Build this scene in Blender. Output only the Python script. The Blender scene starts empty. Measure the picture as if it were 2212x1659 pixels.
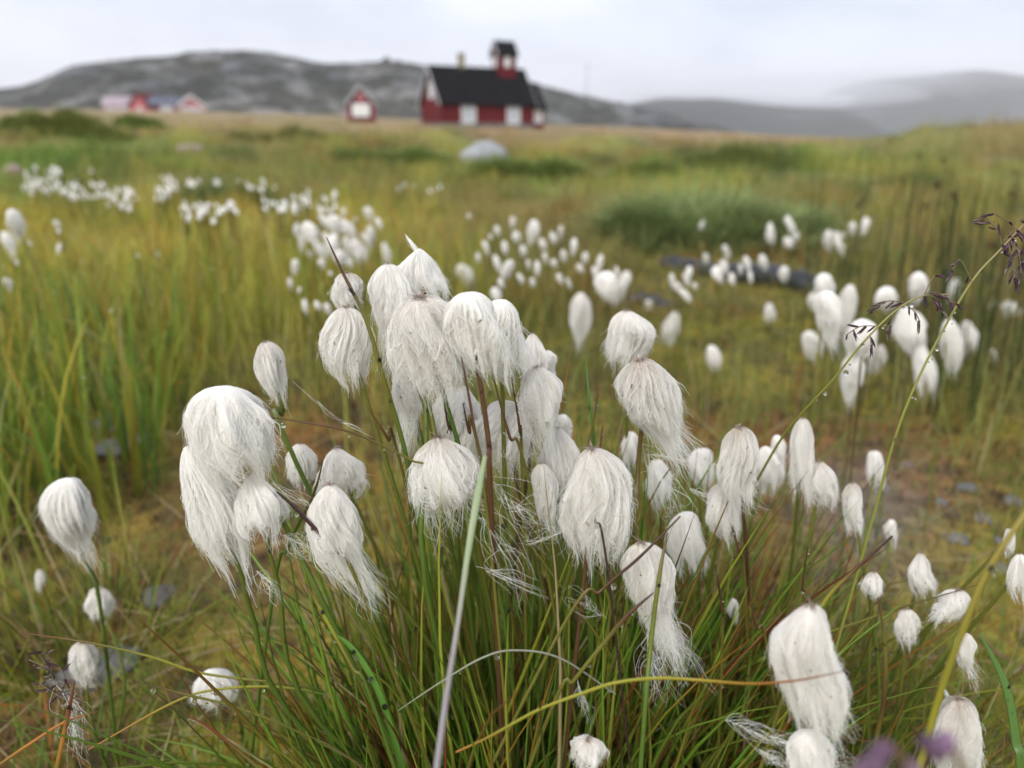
import bpy, math, random
import numpy as np
from mathutils import Vector, Matrix

# ------------------------------------------------------------------ camera, sky, light, exposure
sc = bpy.context.scene
COL = sc.collection
CAM_H = 0.38
PITCH = math.radians(17.6)
FPX = 1662.0                       # focal length in pixels of a 2212 px wide picture
CX, CY = 1106.0, 829.5
FOCUS = 0.305

cam_d = bpy.data.cameras.new('camera')
cam = bpy.data.objects.new('camera', cam_d)
COL.objects.link(cam)
cam.location = (0, 0, CAM_H)
cam.rotation_euler = (math.pi / 2 - PITCH, 0, 0)
cam_d.sensor_fit = 'HORIZONTAL'
cam_d.sensor_width = 36.0
cam_d.lens = 36.0 * FPX / 2212.0
cam_d.clip_start = 0.02
cam_d.clip_end = 20000
cam_d.dof.use_dof = True
cam_d.dof.focus_distance = FOCUS
cam_d.dof.aperture_fstop = cam_d.lens / 3.6      # about 2.5 mm of real aperture
sc.camera = cam

SUN_EL, SUN_AZ = math.radians(40), math.radians(205)     # high, behind the camera's left shoulder
world = bpy.data.worlds.new('World'); sc.world = world; world.use_nodes = True
wn, wl = world.node_tree.nodes, world.node_tree.links
wn.clear()
w_out = wn.new('ShaderNodeOutputWorld'); w_bg = wn.new('ShaderNodeBackground')
sky = wn.new('ShaderNodeTexSky'); sky.sky_type = 'NISHITA'; sky.sun_disc = False
sky.sun_elevation = SUN_EL; sky.sun_rotation = SUN_AZ; sky.dust_density = 4.0
tc = wn.new('ShaderNodeTexCoord')
mp = wn.new('ShaderNodeMapping'); mp.inputs['Scale'].default_value = (1.0, 1.0, 2.6)
nz = wn.new('ShaderNodeTexNoise'); nz.inputs['Scale'].default_value = 3.4; nz.inputs['Detail'].default_value = 4; nz.inputs['Roughness'].default_value = 0.5
rp = wn.new('ShaderNodeValToRGB')
rp.color_ramp.elements[0].position = 0.40; rp.color_ramp.elements[0].color = (4.2, 4.6, 5.5, 1)
rp.color_ramp.elements[1].position = 0.60; rp.color_ramp.elements[1].color = (5.85, 6.2, 6.95, 1)
mx = wn.new('ShaderNodeMix'); mx.data_type = 'RGBA'; mx.inputs['Factor'].default_value = 0.92
wl.new(tc.outputs['Generated'], mp.inputs['Vector']); wl.new(mp.outputs['Vector'], nz.inputs['Vector'])
wl.new(nz.outputs['Fac'], rp.inputs['Fac'])
wl.new(sky.outputs['Color'], mx.inputs['A']); wl.new(rp.outputs['Color'], mx.inputs['B'])
wl.new(mx.outputs['Result'], w_bg.inputs['Color']); w_bg.inputs['Strength'].default_value = 0.1
wl.new(w_bg.outputs['Background'], w_out.inputs['Surface'])

sun_d = bpy.data.lights.new('sun', 'SUN'); sun = bpy.data.objects.new('sun', sun_d); COL.objects.link(sun)
sun_d.energy = 1.5; sun_d.angle = math.radians(35); sun_d.color = (1.0, 0.97, 0.92)
sdir = Vector((math.sin(SUN_AZ) * math.cos(SUN_EL), math.cos(SUN_AZ) * math.cos(SUN_EL), math.sin(SUN_EL)))
sun.rotation_euler = sdir.to_track_quat('Z', 'Y').to_euler()

sc.view_settings.view_transform = 'Standard'; sc.view_settings.look = 'None'
sc.view_settings.gamma = 1.0; sc.view_settings.use_curve_mapping = False
sc.view_settings.exposure = 0.95
cy = sc.cycles
cy.use_denoising = True
cy.use_adaptive_sampling = True; cy.adaptive_threshold = 0.02
cy.max_bounces = 9; cy.diffuse_bounces = 8; cy.transmission_bounces = 6; cy.glossy_bounces = 2
cy.volume_bounces = 2; cy.transparent_max_bounces = 8
cy.caustics_reflective = False; cy.caustics_refractive = False

# ------------------------------------------------------------------ helpers
rng = np.random.default_rng(7)
CT, ST = math.cos(PITCH), math.sin(PITCH)

def ray(px, py):
    """direction (depth 1) of a pixel of the 2212 px wide picture"""
    dx = (px - CX) / FPX; dy = (CY - py) / FPX
    return np.array((dx, CT + dy * ST, -ST + dy * CT))

def at(px, py, d):
    return np.array((0, 0, CAM_H)) + ray(px, py) * d

def _hash(ix, iy, seed):
    h = (ix.astype(np.int64) * 374761393 + iy.astype(np.int64) * 668265263 + seed * 974634777) & 0x7fffffff
    h = ((h ^ (h >> 13)) * 1274126177) & 0x7fffffff
    return ((h ^ (h >> 16)) & 0xffff) / 65535.0

def vn(x, y, seed=0):
    x = np.asarray(x, float); y = np.asarray(y, float)
    ix = np.floor(x); iy = np.floor(y); fx = x - ix; fy = y - iy
    fx = fx * fx * (3 - 2 * fx); fy = fy * fy * (3 - 2 * fy)
    a = _hash(ix, iy, seed); b = _hash(ix + 1, iy, seed); c = _hash(ix, iy + 1, seed); d = _hash(ix + 1, iy + 1, seed)
    return (a * (1 - fx) + b * fx) * (1 - fy) + (c * (1 - fx) + d * fx) * fy

def fbm(x, y, seed=0, oct=4, gain=0.5):
    s = 0; a = 1; t = 0
    for i in range(oct):
        s = s + a * vn(x * 2 ** i + 17.3 * i, y * 2 ** i - 9.1 * i, seed + i); t += a; a *= gain
    return s / t

def sstep(a, b, x):
    t = np.clip((x - a) / (b - a), 0, 1); return t * t * (3 - 2 * t)

def lerp3(a, b, t):
    return np.asarray(a) * (1 - t[..., None]) + np.asarray(b) * t[..., None]

def tag(o, label=None, cat=None, group=None, kind=None):
    if label: o['label'] = label
    if cat: o['category'] = cat
    if group: o['group'] = group
    if kind: o['kind'] = kind
    return o

def make_mesh(name, v, f, mat=None, col=None, smooth=True, matidx=None):
    v = np.asarray(v, np.float32).reshape(-1, 3)
    me = bpy.data.meshes.new(name)
    if isinstance(f, (list, tuple)) and len(f) and not isinstance(f[0], np.ndarray):
        me.from_pydata([tuple(map(float, p)) for p in v], [], [tuple(map(int, q)) for q in f])
    else:
        f = np.asarray(f, np.int32); k = f.shape[1]; n = len(f)
        me.vertices.add(len(v)); me.vertices.foreach_set('co', v.ravel())
        me.loops.add(n * k); me.loops.foreach_set('vertex_index', f.ravel())
        me.polygons.add(n); me.polygons.foreach_set('loop_start', np.arange(0, n * k, k, dtype=np.int32))
        me.update(calc_edges=True)
    if smooth:
        me.polygons.foreach_set('use_smooth', np.ones(len(me.polygons), bool))
    if col is not None:
        a = me.attributes.new('Col', 'FLOAT_COLOR', 'POINT')
        c = np.ones((len(v), 4), np.float32); c[:, :3] = col
        a.data.foreach_set('color', c.ravel())
    if mat:
        for m in (mat if isinstance(mat, (list, tuple)) else [mat]): me.materials.append(m)
    return me

def obj(name, data, parent=None):
    o = bpy.data.objects.new(name, data); COL.objects.link(o)
    if parent: o.parent = parent
    return o

def empty(name, loc=(0, 0, 0), rz=0.0):
    o = bpy.data.objects.new(name, None); COL.objects.link(o)
    o.location = [float(c) for c in loc]; o.rotation_euler = (0, 0, rz); o.empty_display_size = 0.02
    return o

# ---- materials
def new_mat(name):
    m = bpy.data.materials.new(name); m.use_nodes = True
    nt = m.node_tree; nt.nodes.clear()
    return m, nt.nodes, nt.links

def plain(name, color, rough=0.7, spec=0.3, noise=0.0, scale=8.0, bump=0.0):
    m, n, l = new_mat(name)
    o = n.new('ShaderNodeOutputMaterial'); b = n.new('ShaderNodeBsdfPrincipled')
    b.inputs['Roughness'].default_value = rough; b.inputs['Specular IOR Level'].default_value = spec
    b.inputs['Base Color'].default_value = (*color, 1)
    l.new(b.outputs[0], o.inputs['Surface'])
    if noise or bump:
        t = n.new('ShaderNodeTexCoord'); z = n.new('ShaderNodeTexNoise'); z.inputs['Scale'].default_value = scale; z.inputs['Detail'].default_value = 5
        l.new(t.outputs['Object'], z.inputs['Vector'])
        r = n.new('ShaderNodeValToRGB')
        r.color_ramp.elements[0].position = 0.3; r.color_ramp.elements[1].position = 0.7
        r.color_ramp.elements[0].color = (*[c * (1 - noise) for c in color], 1)
        r.color_ramp.elements[1].color = (*[min(1, c * (1 + noise)) for c in color], 1)
        l.new(z.outputs['Fac'], r.inputs['Fac']); l.new(r.outputs['Color'], b.inputs['Base Color'])
        if bump:
            u = n.new('ShaderNodeBump'); u.inputs['Strength'].default_value = bump
            l.new(z.outputs['Fac'], u.inputs['Height']); l.new(u.outputs['Normal'], b.inputs['Normal'])
    return m

def leafmat(name, rough=0.45, trans=0.3, spec=0.35, mult=1.0):
    m, n, l = new_mat(name)
    o = n.new('ShaderNodeOutputMaterial'); b = n.new('ShaderNodeBsdfPrincipled'); t = n.new('ShaderNodeBsdfTranslucent')
    mixs = n.new('ShaderNodeMixShader'); mixs.inputs[0].default_value = trans
    a = n.new('ShaderNodeAttribute'); a.attribute_name = 'Col'
    b.inputs['Roughness'].default_value = rough; b.inputs['Specular IOR Level'].default_value = spec
    src = a.outputs['Color']
    if mult != 1.0:
        mm = n.new('ShaderNodeMix'); mm.data_type = 'RGBA'; mm.blend_type = 'MULTIPLY'; mm.inputs['Factor'].default_value = 1
        mm.inputs['B'].default_value = (mult, mult, mult, 1); l.new(src, mm.inputs['A']); src = mm.outputs['Result']
    l.new(src, b.inputs['Base Color']); l.new(src, t.inputs['Color'])
    l.new(b.outputs[0], mixs.inputs[1]); l.new(t.outputs[0], mixs.inputs[2]); l.new(mixs.outputs[0], o.inputs['Surface'])
    return m

M_LEAF = leafmat('wet_leaf', 0.36, 0.32, 0.5, 1.9)
M_FIELD = leafmat('meadow_leaf', 0.6, 0.38, 0.2, 1.72)
M_COTTON = leafmat('cotton_fibre', 0.5, 0.38, 0.3)
M_CORE = leafmat('cotton_wool', 0.7, 0.2, 0.15)

# ---- strips, tubes, strands
def blades(base, az, length, lean, curv, width, c0, c1, c2, S=6, tube=False, powr=1.4, tippow=2.2, twist=0.5, kink=0.0):
    """vectorised grass blades -> verts, quads, colours (base c0, middle c1, tip c2)"""
    N = len(base); t = np.linspace(0, 1, S + 1)
    a = lean[:, None] + curv[:, None] * t[None] ** powr
    ds = length[:, None] / S
    mid = (a[:, 1:] + a[:, :-1]) / 2
    rr = np.concatenate([np.zeros((N, 1)), np.cumsum(np.sin(mid) * ds, 1)], 1)
    zz = np.concatenate([np.zeros((N, 1)), np.cumsum(np.cos(mid) * ds, 1)], 1)
    wob = kink * length[:, None] * np.sin(t[None] * rng.uniform(2, 5, N)[:, None] + rng.uniform(0, 6, N)[:, None]) if kink else 0
    ca, sa = np.cos(az)[:, None], np.sin(az)[:, None]
    cx = base[:, 0:1] + rr * ca - wob * sa; cyy = base[:, 1:2] + rr * sa + wob * ca; cz = base[:, 2:3] + zz
    cen = np.stack([cx, cyy, cz], -1)
    wprof = (1 - t ** tippow)
    wprof[-1] = 0.06
    w = width[:, None] * wprof[None] * 0.5
    tw = rng.uniform(-twist, twist, N)[:, None] + np.zeros_like(rr)
    side = np.stack([-sa * np.cos(tw), ca * np.cos(tw), np.sin(tw)], -1)
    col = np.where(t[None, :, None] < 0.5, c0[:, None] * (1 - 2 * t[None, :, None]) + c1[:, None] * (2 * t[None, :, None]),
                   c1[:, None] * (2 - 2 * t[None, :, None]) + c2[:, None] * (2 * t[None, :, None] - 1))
    if not tube:
        v = np.stack([cen - side * w[..., None], cen + side * w[..., None]], 2)      # N,S+1,2,3
        k = 2
    else:
        tan = np.stack([np.sin(a) * ca, np.sin(a) * sa, np.cos(a)], -1)
        up = np.cross(side, tan)
        v = np.stack([cen + (side * math.cos(q) + up * math.sin(q)) * w[..., None] for q in (0, 2.094, 4.189)], 2)
        k = 3
    cc = np.repeat(col[:, :, None], k, 2)
    idx = np.arange(N * (S + 1) * k).reshape(N, S + 1, k)
    fs = []
    for j in range(1 if k == 2 else 3):
        j2 = (j + 1) % k
        fs.append(np.stack([idx[:, :-1, j], idx[:, :-1, j2], idx[:, 1:, j2], idx[:, 1:, j]], -1).reshape(-1, 4))
    return v.reshape(-1, 3), np.concatenate(fs), cc.reshape(-1, 3)

def pick(R, n, cols, p, var=0.18):
    c = np.array(cols, float)[R.choice(len(cols), n, p=p)]
    return c * R.uniform(1 - var, 1 + var, (n, 1)) * (1 + R.normal(0, 0.05, (n, 3)))

def join(parts):
    v, f, c, n = [], [], [], 0
    for a, b, d in parts:
        v.append(a); f.append(b + n); c.append(d); n += len(a)
    return np.concatenate(v), np.concatenate(f), np.concatenate(c)

def smooth_path(pts, n):
    """Catmull-Rom through the points"""
    P = np.asarray(pts, float)
    P = np.concatenate([[2 * P[0] - P[1]], P, [2 * P[-1] - P[-2]]])
    m = len(P) - 3; out = []
    for u in np.linspace(0, m - 1e-6, n):
        i = int(u); t = u - i; a, b, c, d = P[i:i + 4]
        out.append(0.5 * (2 * b + (c - a) * t + (2 * a - 5 * b + 4 * c - d) * t * t + (3 * b - 3 * c + d - a) * t ** 3))
    return np.array(out)

def tube(path, rad, cols, sides=6, flat=1.0, flatdir=None):
    """tube along a path; flat<1 squeezes it into a leaf section"""
    P = np.asarray(path, float); n = len(P)
    rad = np.broadcast_to(np.asarray(rad, float), (n,)); cols = np.broadcast_to(np.asarray(cols, float), (n, 3))
    T = np.gradient(P, axis=0); T /= np.linalg.norm(T, axis=1)[:, None] + 1e-12
    ref = np.array((0.0, 1.0, 0.0)) if flatdir is None else np.asarray(flatdir, float)
    A = np.cross(T, ref); A /= np.linalg.norm(A, axis=1)[:, None] + 1e-9
    B = np.cross(A, T)
    q = np.linspace(0, 2 * math.pi, sides, endpoint=False)
    v = P[:, None] + (A[:, None] * np.cos(q)[None, :, None] + B[:, None] * np.sin(q)[None, :, None] * flat) * rad[:, None, None]
    idx = np.arange(n * sides).reshape(n, sides); nx = np.roll(idx, -1, 1)
    f = np.stack([idx[:-1], nx[:-1], nx[1:], idx[1:]], -1).reshape(-1, 4)
    c = np.repeat(cols[:, None], sides, 1)
    return v.reshape(-1, 3), f, c.reshape(-1, 3)

def hair(name, pts, rad, col, mat):
    """pts N,n,3; rad N,n; col N,n,3 -> hair curves datablock"""
    N, n = pts.shape[:2]
    cu = bpy.data.hair_curves.new(name); cu.add_curves([n] * N)
    cu.points.foreach_set('position', pts.astype(np.float32).ravel())
    cu.points.foreach_set('radius', np.broadcast_to(rad, (N, n)).astype(np.float32).ravel())
    a = cu.attributes.new('Col', 'FLOAT_COLOR', 'POINT')
    c = np.ones((N, n, 4), np.float32); c[..., :3] = col
    a.data.foreach_set('color', c.ravel())
    cu.materials.append(mat)
    return cu

# ------------------------------------------------------------------ terrain
_cr = [(-400, 236), (0, 232), (200, 234), (420, 238), (600, 243), (760, 247), (900, 256), (1180, 266), (1350, 272), (1500, 280), (1700, 291), (1850, 297), (1950, 295), (2212, 292), (2600, 290)]
_caz, _cel = [], []
for _x, _y in _cr:
    _d = ray(_x, _y); _caz.append(math.atan2(_d[0], _d[1])); _cel.append(_d[2] / math.hypot(_d[0], _d[1]))
RC = 150.0

def terrain(x, y):
    x = np.asarray(x, float); y = np.asarray(y, float)
    r = np.hypot(x, y) + 1e-6; az = np.arctan2(x, y)
    zc = CAM_H + RC * np.interp(az, _caz, _cel) - 0.15
    z = zc * (np.minimum(r, RC) / RC) ** 1.25
    z = z - np.clip(r - RC, 0, 400) * 0.035
    # hummocks
    amp = 0.012 * sstep(0.4, 1.0, r) + 0.075 * sstep(1.5, 5, r) + 0.30 * sstep(5, 18, r)
    amp = amp * (1 - 0.75 * sstep(25, 70, r)) * (1 - sstep(120, 200, r))
    z = z + amp * (fbm(x * 0.55 + 3, y * 0.55, 11, 3) - 0.5) * 2.0 + 0.3 * amp * (fbm(x * 1.9, y * 1.9, 5, 2) - 0.5) * 2
    z = z + 0.020 * (fbm(x * 14, y * 14, 21, 3) - 0.5) * (1 - sstep(1.5, 4, r))
    # grassy knoll on the right
    z = z + 0.50 * np.exp(-(((x - 8.6) / 2.6) ** 2 + ((y - 13.0) / 2.6) ** 2))
    z = z + 0.16 * np.exp(-(((x - 6.2) / 1.6) ** 2 + ((y - 12.5) / 2.0) ** 2))
    # left bank where the yellow sedge grows
    z = z + 0.03 * np.exp(-(((x + 1.0) / 0.7) ** 2 + ((y - 1.6) / 0.8) ** 2))
    return z

def tz(x, y): return float(terrain(x, y))

def ground_hit(px, py, hs=0.0, dmax=200):
    """depth at which the pixel's ray comes down to hs above the ground"""
    d = ray(px, py); t = 0.2
    while t < dmax:
        p = d * t
        if CAM_H + p[2] <= tz(p[0], p[1]) + hs: break
        t *= 1.02
    return t

# ground sheet ------------------------------------------------------
M_GROUND, n, l = new_mat('ground_moss')
o = n.new('ShaderNodeOutputMaterial'); b = n.new('ShaderNodeBsdfPrincipled'); b.inputs['Roughness'].default_value = 0.75
b.inputs['Specular IOR Level'].default_value = 0.25
ga = n.new('ShaderNodeAttribute'); ga.attribute_name = 'Col'
tcn = n.new('ShaderNodeTexCoord')
n1 = n.new('ShaderNodeTexNoise'); n1.inputs['Scale'].default_value = 55; n1.inputs['Detail'].default_value = 6; n1.inputs['Roughness'].default_value = 0.65
n2 = n.new('ShaderNodeTexNoise'); n2.inputs['Scale'].default_value = 420; n2.inputs['Detail'].default_value = 3
l.new(tcn.outputs['Object'], n1.inputs['Vector']); l.new(tcn.outputs['Object'], n2.inputs['Vector'])
rr_ = n.new('ShaderNodeValToRGB')
rr_.color_ramp.elements[0].position = 0.30; rr_.color_ramp.elements[0].color = (0.55, 0.45, 0.4, 1)
rr_.color_ramp.elements[1].position = 0.68; rr_.color_ramp.elements[1].color = (1.35, 1.35, 1.1, 1)
mm = n.new('ShaderNodeMix'); mm.data_type = 'RGBA'; mm.blend_type = 'MULTIPLY'; mm.inputs['Factor'].default_value = 1
l.new(n1.outputs['Fac'], rr_.inputs['Fac']); l.new(ga.outputs['Color'], mm.inputs['A']); l.new(rr_.outputs['Color'], mm.inputs['B'])
l.new(mm.outputs['Result'], b.inputs['Base Color'])
ad = n.new('ShaderNodeMath'); ad.operation = 'ADD'; l.new(n1.outputs['Fac'], ad.inputs[0]); l.new(n2.outputs['Fac'], ad.inputs[1])
bu = n.new('ShaderNodeBump'); bu.inputs['Strength'].default_value = 0.7; bu.inputs['Distance'].default_value = 0.006
l.new(ad.outputs[0], bu.inputs['Height']); l.new(bu.outputs['Normal'], b.inputs['Normal']); l.new(b.outputs[0], o.inputs['Surface'])

def ground_color(x, y):
    r = np.hypot(x, y); az = np.degrees(np.arctan2(x, y))
    a = fbm(x * 5, y * 5, 31, 4); c = fbm(x * 9 + 4, y * 9, 47, 3); e = fbm(x * 2.3, y * 2.3, 63, 3)
    moss = np.array((0.30, 0.25, 0.04)); olive = np.array((0.155, 0.15, 0.04)); brown = np.array((0.105, 0.085, 0.04)); rust = np.array((0.20, 0.10, 0.03)); grit = np.array((0.20, 0.175, 0.165))
    k = lerp3(np.broadcast_to(olive, x.shape + (3,)), moss, sstep(0.42, 0.62, a))
    k = lerp3(k, brown, sstep(0.5, 0.66, c) * 0.9)
    k = lerp3(k, rust, sstep(0.60, 0.72, e) * 0.55)
    fz = fbm(x * 26, y * 26, 57, 3); fy = fbm(x * 34 + 5, y * 34, 59, 3)
    k = lerp3(k, np.array((0.27, 0.25, 0.04)), sstep(0.52, 0.66, fz) * 0.75)
    warm = np.exp(-((az + 18) / 13) ** 2) * np.exp(-((r - 0.85) / 0.27) ** 2) + np.exp(-((az - 24) / 12) ** 2) * np.exp(-((r - 0.98) / 0.28) ** 2)
    k = lerp3(k, np.array((0.34, 0.30, 0.045)), np.exp(-((az + 20) / 11) ** 2) * np.exp(-((r - 0.5) / 0.12) ** 2) * np.clip(a * 1.4, 0, 0.85))
    k = lerp3(k, np.array((0.30, 0.135, 0.045)), np.clip(warm * (0.5 + 1.6 * (fbm(x * 11, y * 11, 77, 3) - 0.35)), 0, 0.95))
    k = lerp3(k, np.array((0.06, 0.05, 0.025)), sstep(0.55, 0.70, fy) * 0.8)
    k = lerp3(k, np.array((0.12, 0.16, 0.03)), sstep(0.46, 0.34, fy) * 0.6)
    g = np.exp(-((az - 27) / 5) ** 2) * np.exp(-((r - 0.85) / 0.18) ** 2)
    k = lerp3(k, grit, np.clip(g * (0.3 + a), 0, 1))
    g2 = np.exp(-((az + 22) / 9) ** 2) * np.exp(-((r - 0.78) / 0.16) ** 2)
    k = lerp3(k, np.array((0.11, 0.085, 0.06)), np.clip(g2 * (0.1 + c), 0, 1))
    far = field_color(x, y) * 1.15
    return lerp3(k, far, sstep(1.6, 4.0, r))

def field_color(x, y):
    """colour of the living meadow at a place"""
    r = np.hypot(x, y); az = np.degrees(np.arctan2(x, y))
    big = fbm(x * 0.16 + 8, y * 0.10, 71, 3); mid = fbm(x * 0.7, y * 0.5, 83, 3); sm = fbm(x * 2.2, y * 2.2, 97, 2)
    green = np.array((0.092, 0.142, 0.026)); dark = np.array((0.042, 0.074, 0.018)); olive = np.array((0.145, 0.145, 0.036)); brown = np.array((0.15, 0.105, 0.045)); tan = np.array((0.23, 0.165, 0.105)); yellow = np.array((0.235, 0.205, 0.04))
    k = lerp3(np.broadcast_to(olive, x.shape + (3,)), green, sstep(0.40, 0.62, mid))
    k = lerp3(k, dark, sstep(0.62, 0.78, mid) * 0.7)
    k = lerp3(k, brown, sstep(0.44, 0.60, big) * 0.8)
    k = lerp3(k, olive, sstep(0.5, 0.7, sm) * 0.5)
    lp = fbm(az * 0.33 + 40, np.log(r + 0.1) * 4.5 + 7, 131, 4); lq = fbm(az * 0.16, np.log(r + 0.1) * 3.0, 151, 3)
    k = lerp3(k, np.array((0.030, 0.045, 0.016)), sstep(0.56, 0.70, lp) * 0.75 * sstep(3, 6, r))
    k = lerp3(k, np.array((0.20, 0.20, 0.045)), sstep(0.46, 0.32, lp) * 0.6 * sstep(2.5, 5, r))
    k = lerp3(k, brown * 1.1, sstep(0.52, 0.66, lq) * 0.7 * sstep(4, 9, r))
    gb = np.exp(-((np.log(r / 6.5)) / 0.45) ** 2) * 0.28          # greener belt
    k = lerp3(k, green, gb)
    k = lerp3(k, tan, sstep(10, 40, r) * np.clip(0.35 + 1.0 * big, 0, 0.9))
    yl = sstep(4, -12, az) * sstep(5.5, 3.0, r)
    k = lerp3(k, yellow, yl * np.clip(0.25 + 0.9 * (sm - 0.2), 0, 0.85))
    rb = np.exp(-((az - 3) / 14) ** 2) * np.exp(-((r - 1.7) / 0.7) ** 2)
    k = lerp3(k, np.array((0.13, 0.085, 0.03)), rb * np.clip(sm * 1.4, 0, 0.85))
    rr2 = np.exp(-((az - 26) / 12) ** 2) * np.exp(-((r - 1.8) / 0.7) ** 2)
    k = lerp3(k, np.array((0.10, 0.085, 0.03)), rr2 * 0.7)
    k = lerp3(k, np.array((0.155, 0.125, 0.05)), sstep(18, 26, az) * sstep(6, 10, r) * 0.5)
    return k * 1.16

def build_ground():
    azs = np.radians(np.concatenate([np.arange(-180, -50, 5.0), np.arange(-50, 50, 0.4), np.arange(50, 180, 5.0)]))
    rs = np.concatenate([[0.0], np.geomspace(0.06, 0.3, 14)[:-1], np.geomspace(0.3, 2.0, 150)[:-1], np.geomspace(2.0, 60, 190)[:-1], np.geomspace(60, 7000, 60)])
    A, R = np.meshgrid(azs, rs, indexing='ij')
    x = np.sin(A) * R; y = np.cos(A) * R; z = terrain(x, y)
    v = np.stack([x, y, z], -1).reshape(-1, 3)
    na, nr = A.shape; idx = np.arange(na * nr).reshape(na, nr); nx = np.roll(idx, -1, 0)
    f = np.stack([idx[:, :-1], idx[:, 1:], nx[:, 1:], nx[:, :-1]], -1).reshape(-1, 4)
    c = ground_color(v[:, 0], v[:, 1])
    me = make_mesh('ground', v, f, M_GROUND, c)
    return tag(obj('ground', me), 'mossy wet ground of the bog and heath meadow', 'ground', kind='structure')
build_ground()

# hills ---------------------------------------------------------------
def rock_mat(name, heath, rock, cover, scale):
    m, n, l = new_mat(name)
    o = n.new('ShaderNodeOutputMaterial'); b = n.new('ShaderNodeBsdfPrincipled'); b.inputs['Roughness'].default_value = 0.9; b.inputs['Specular IOR Level'].default_value = 0.1
    t = n.new('ShaderNodeTexCoord'); mp = n.new('ShaderNodeMapping'); mp.inputs['Scale'].default_value = (scale, scale, scale * 1.8); mp.inputs['Rotation'].default_value = (0, 0.12, 0)
    z = n.new('ShaderNodeTexNoise'); z.inputs['Scale'].default_value = 1.0; z.inputs['Detail'].default_value = 7; z.inputs['Roughness'].default_value = 0.62
    z2 = n.new('ShaderNodeTexNoise'); z2.inputs['Scale'].default_value = 0.35; z2.inputs['Detail'].default_value = 4
    l.new(t.outputs['Object'], mp.inputs['Vector']); l.new(mp.outputs['Vector'], z.inputs['Vector']); l.new(mp.outputs['Vector'], z2.inputs['Vector'])
    r = n.new('ShaderNodeValToRGB'); e = r.color_ramp.elements
    e[0].position = cover - 0.03; e[0].color = (*heath, 1); e[1].position = cover + 0.09; e[1].color = (*rock, 1)
    r2 = n.new('ShaderNodeValToRGB'); r2.color_ramp.elements[0].position = 0.35; r2.color_ramp.elements[0].color = (0.6, 0.6, 0.62, 1); r2.color_ramp.elements[1].position = 0.65; r2.color_ramp.elements[1].color = (1.25, 1.2, 1.1, 1)
    mm = n.new('ShaderNodeMix'); mm.data_type = 'RGBA'; mm.blend_type = 'MULTIPLY'; mm.inputs['Factor'].default_value = 1
    l.new(z.outputs['Fac'], r.inputs['Fac']); l.new(z2.outputs['Fac'], r2.inputs['Fac'])
    l.new(r.outputs['Color'], mm.inputs['A']); l.new(r2.outputs['Color'], mm.inputs['B']); l.new(mm.outputs['Result'], b.inputs['Base Color']); l.new(b.outputs[0], o.inputs['Surface'])
    return m

def hill(name, ridge, D, depth, mat, label, rough=0.05, seed=1):
    azr, el = [], []
    for x, y in ridge:
        d = ray(x, y); azr.append(math.atan2(d[0], d[1])); el.append(d[2] / math.hypot(d[0], d[1]))
    az = np.linspace(azr[0], azr[-1], 420); E = np.interp(az, azr, el)
    E = np.convolve(np.pad(E, 6, mode='edge'), np.ones(13) / 13, 'valid')
    q = np.linspace(-1, 1.2, 120)
    A, Q = np.meshgrid(az, q, indexing='ij')
    R = D + Q * depth
    Zr = (CAM_H + D * E)[:, None] + 16
    prof = np.where(Q < 0, 1 - np.abs(Q) ** 1.7, 1 - 0.6 * Q ** 2)
    x = np.sin(A) * R; y = np.cos(A) * R
    s = 9.0 / depth
    nz = fbm(x * s, y * s, seed, 6, 0.62) - 0.72
    z = -16 + Zr * prof * (1 + rough * 2 * nz * np.clip(np.abs(Q) * 3, 0.05, 1))
    v = np.stack([x, y, z], -1).reshape(-1, 3)
    na, nr = A.shape; idx = np.arange(na * nr).reshape(na, nr)
    f = np.stack([idx[:-1, :-1], idx[:-1, 1:], idx[1:, 1:], idx[1:, :-1]], -1).reshape(-1, 4)[:, ::-1]
    return tag(obj(name, make_mesh(name, v, f, mat)), label, 'hill', kind='structure')

M_H1 = rock_mat('heath_and_rock', (0.036, 0.038, 0.028), (0.17, 0.17, 0.175), 0.52, 0.045)
M_H2 = rock_mat('dark_heath', (0.045, 0.048, 0.045), (0.13, 0.13, 0.14), 0.60, 0.008)
hill('hill', [(-900, 300), (-300, 250), (0, 192), (55, 189), (105, 165), (165, 141), (240, 131), (340, 122), (450, 113), (560, 112), (640, 126), (720, 141), (800, 133), (880, 135), (960, 148), (1050, 163), (1150, 180), (1250, 205), (1340, 222), (1420, 236), (1520, 262), (1640, 300)], 620, 330, M_H1, 'broad dark rocky hill behind the red buildings', 0.26, 3)
hill('hill', [(1250, 300), (1350, 226), (1430, 212), (1550, 213), (1650, 226), (1720, 232), (1800, 235), (1850, 248), (1900, 273), (1960, 300), (2050, 330)], 1650, 500, M_H2, 'low grey-blue ridge right of the church, fading in mist', 0.06, 8)
hill('hill', [(1450, 300), (1600, 240), (1740, 216), (1800, 195), (1850, 180), (1900, 172), (2000, 162), (2110, 152), (2170, 158), (2212, 165), (2400, 178), (2700, 220)], 2900, 900, M_H2, 'high mountain at the right with its flank lost in low cloud', 0.06, 15)

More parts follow.
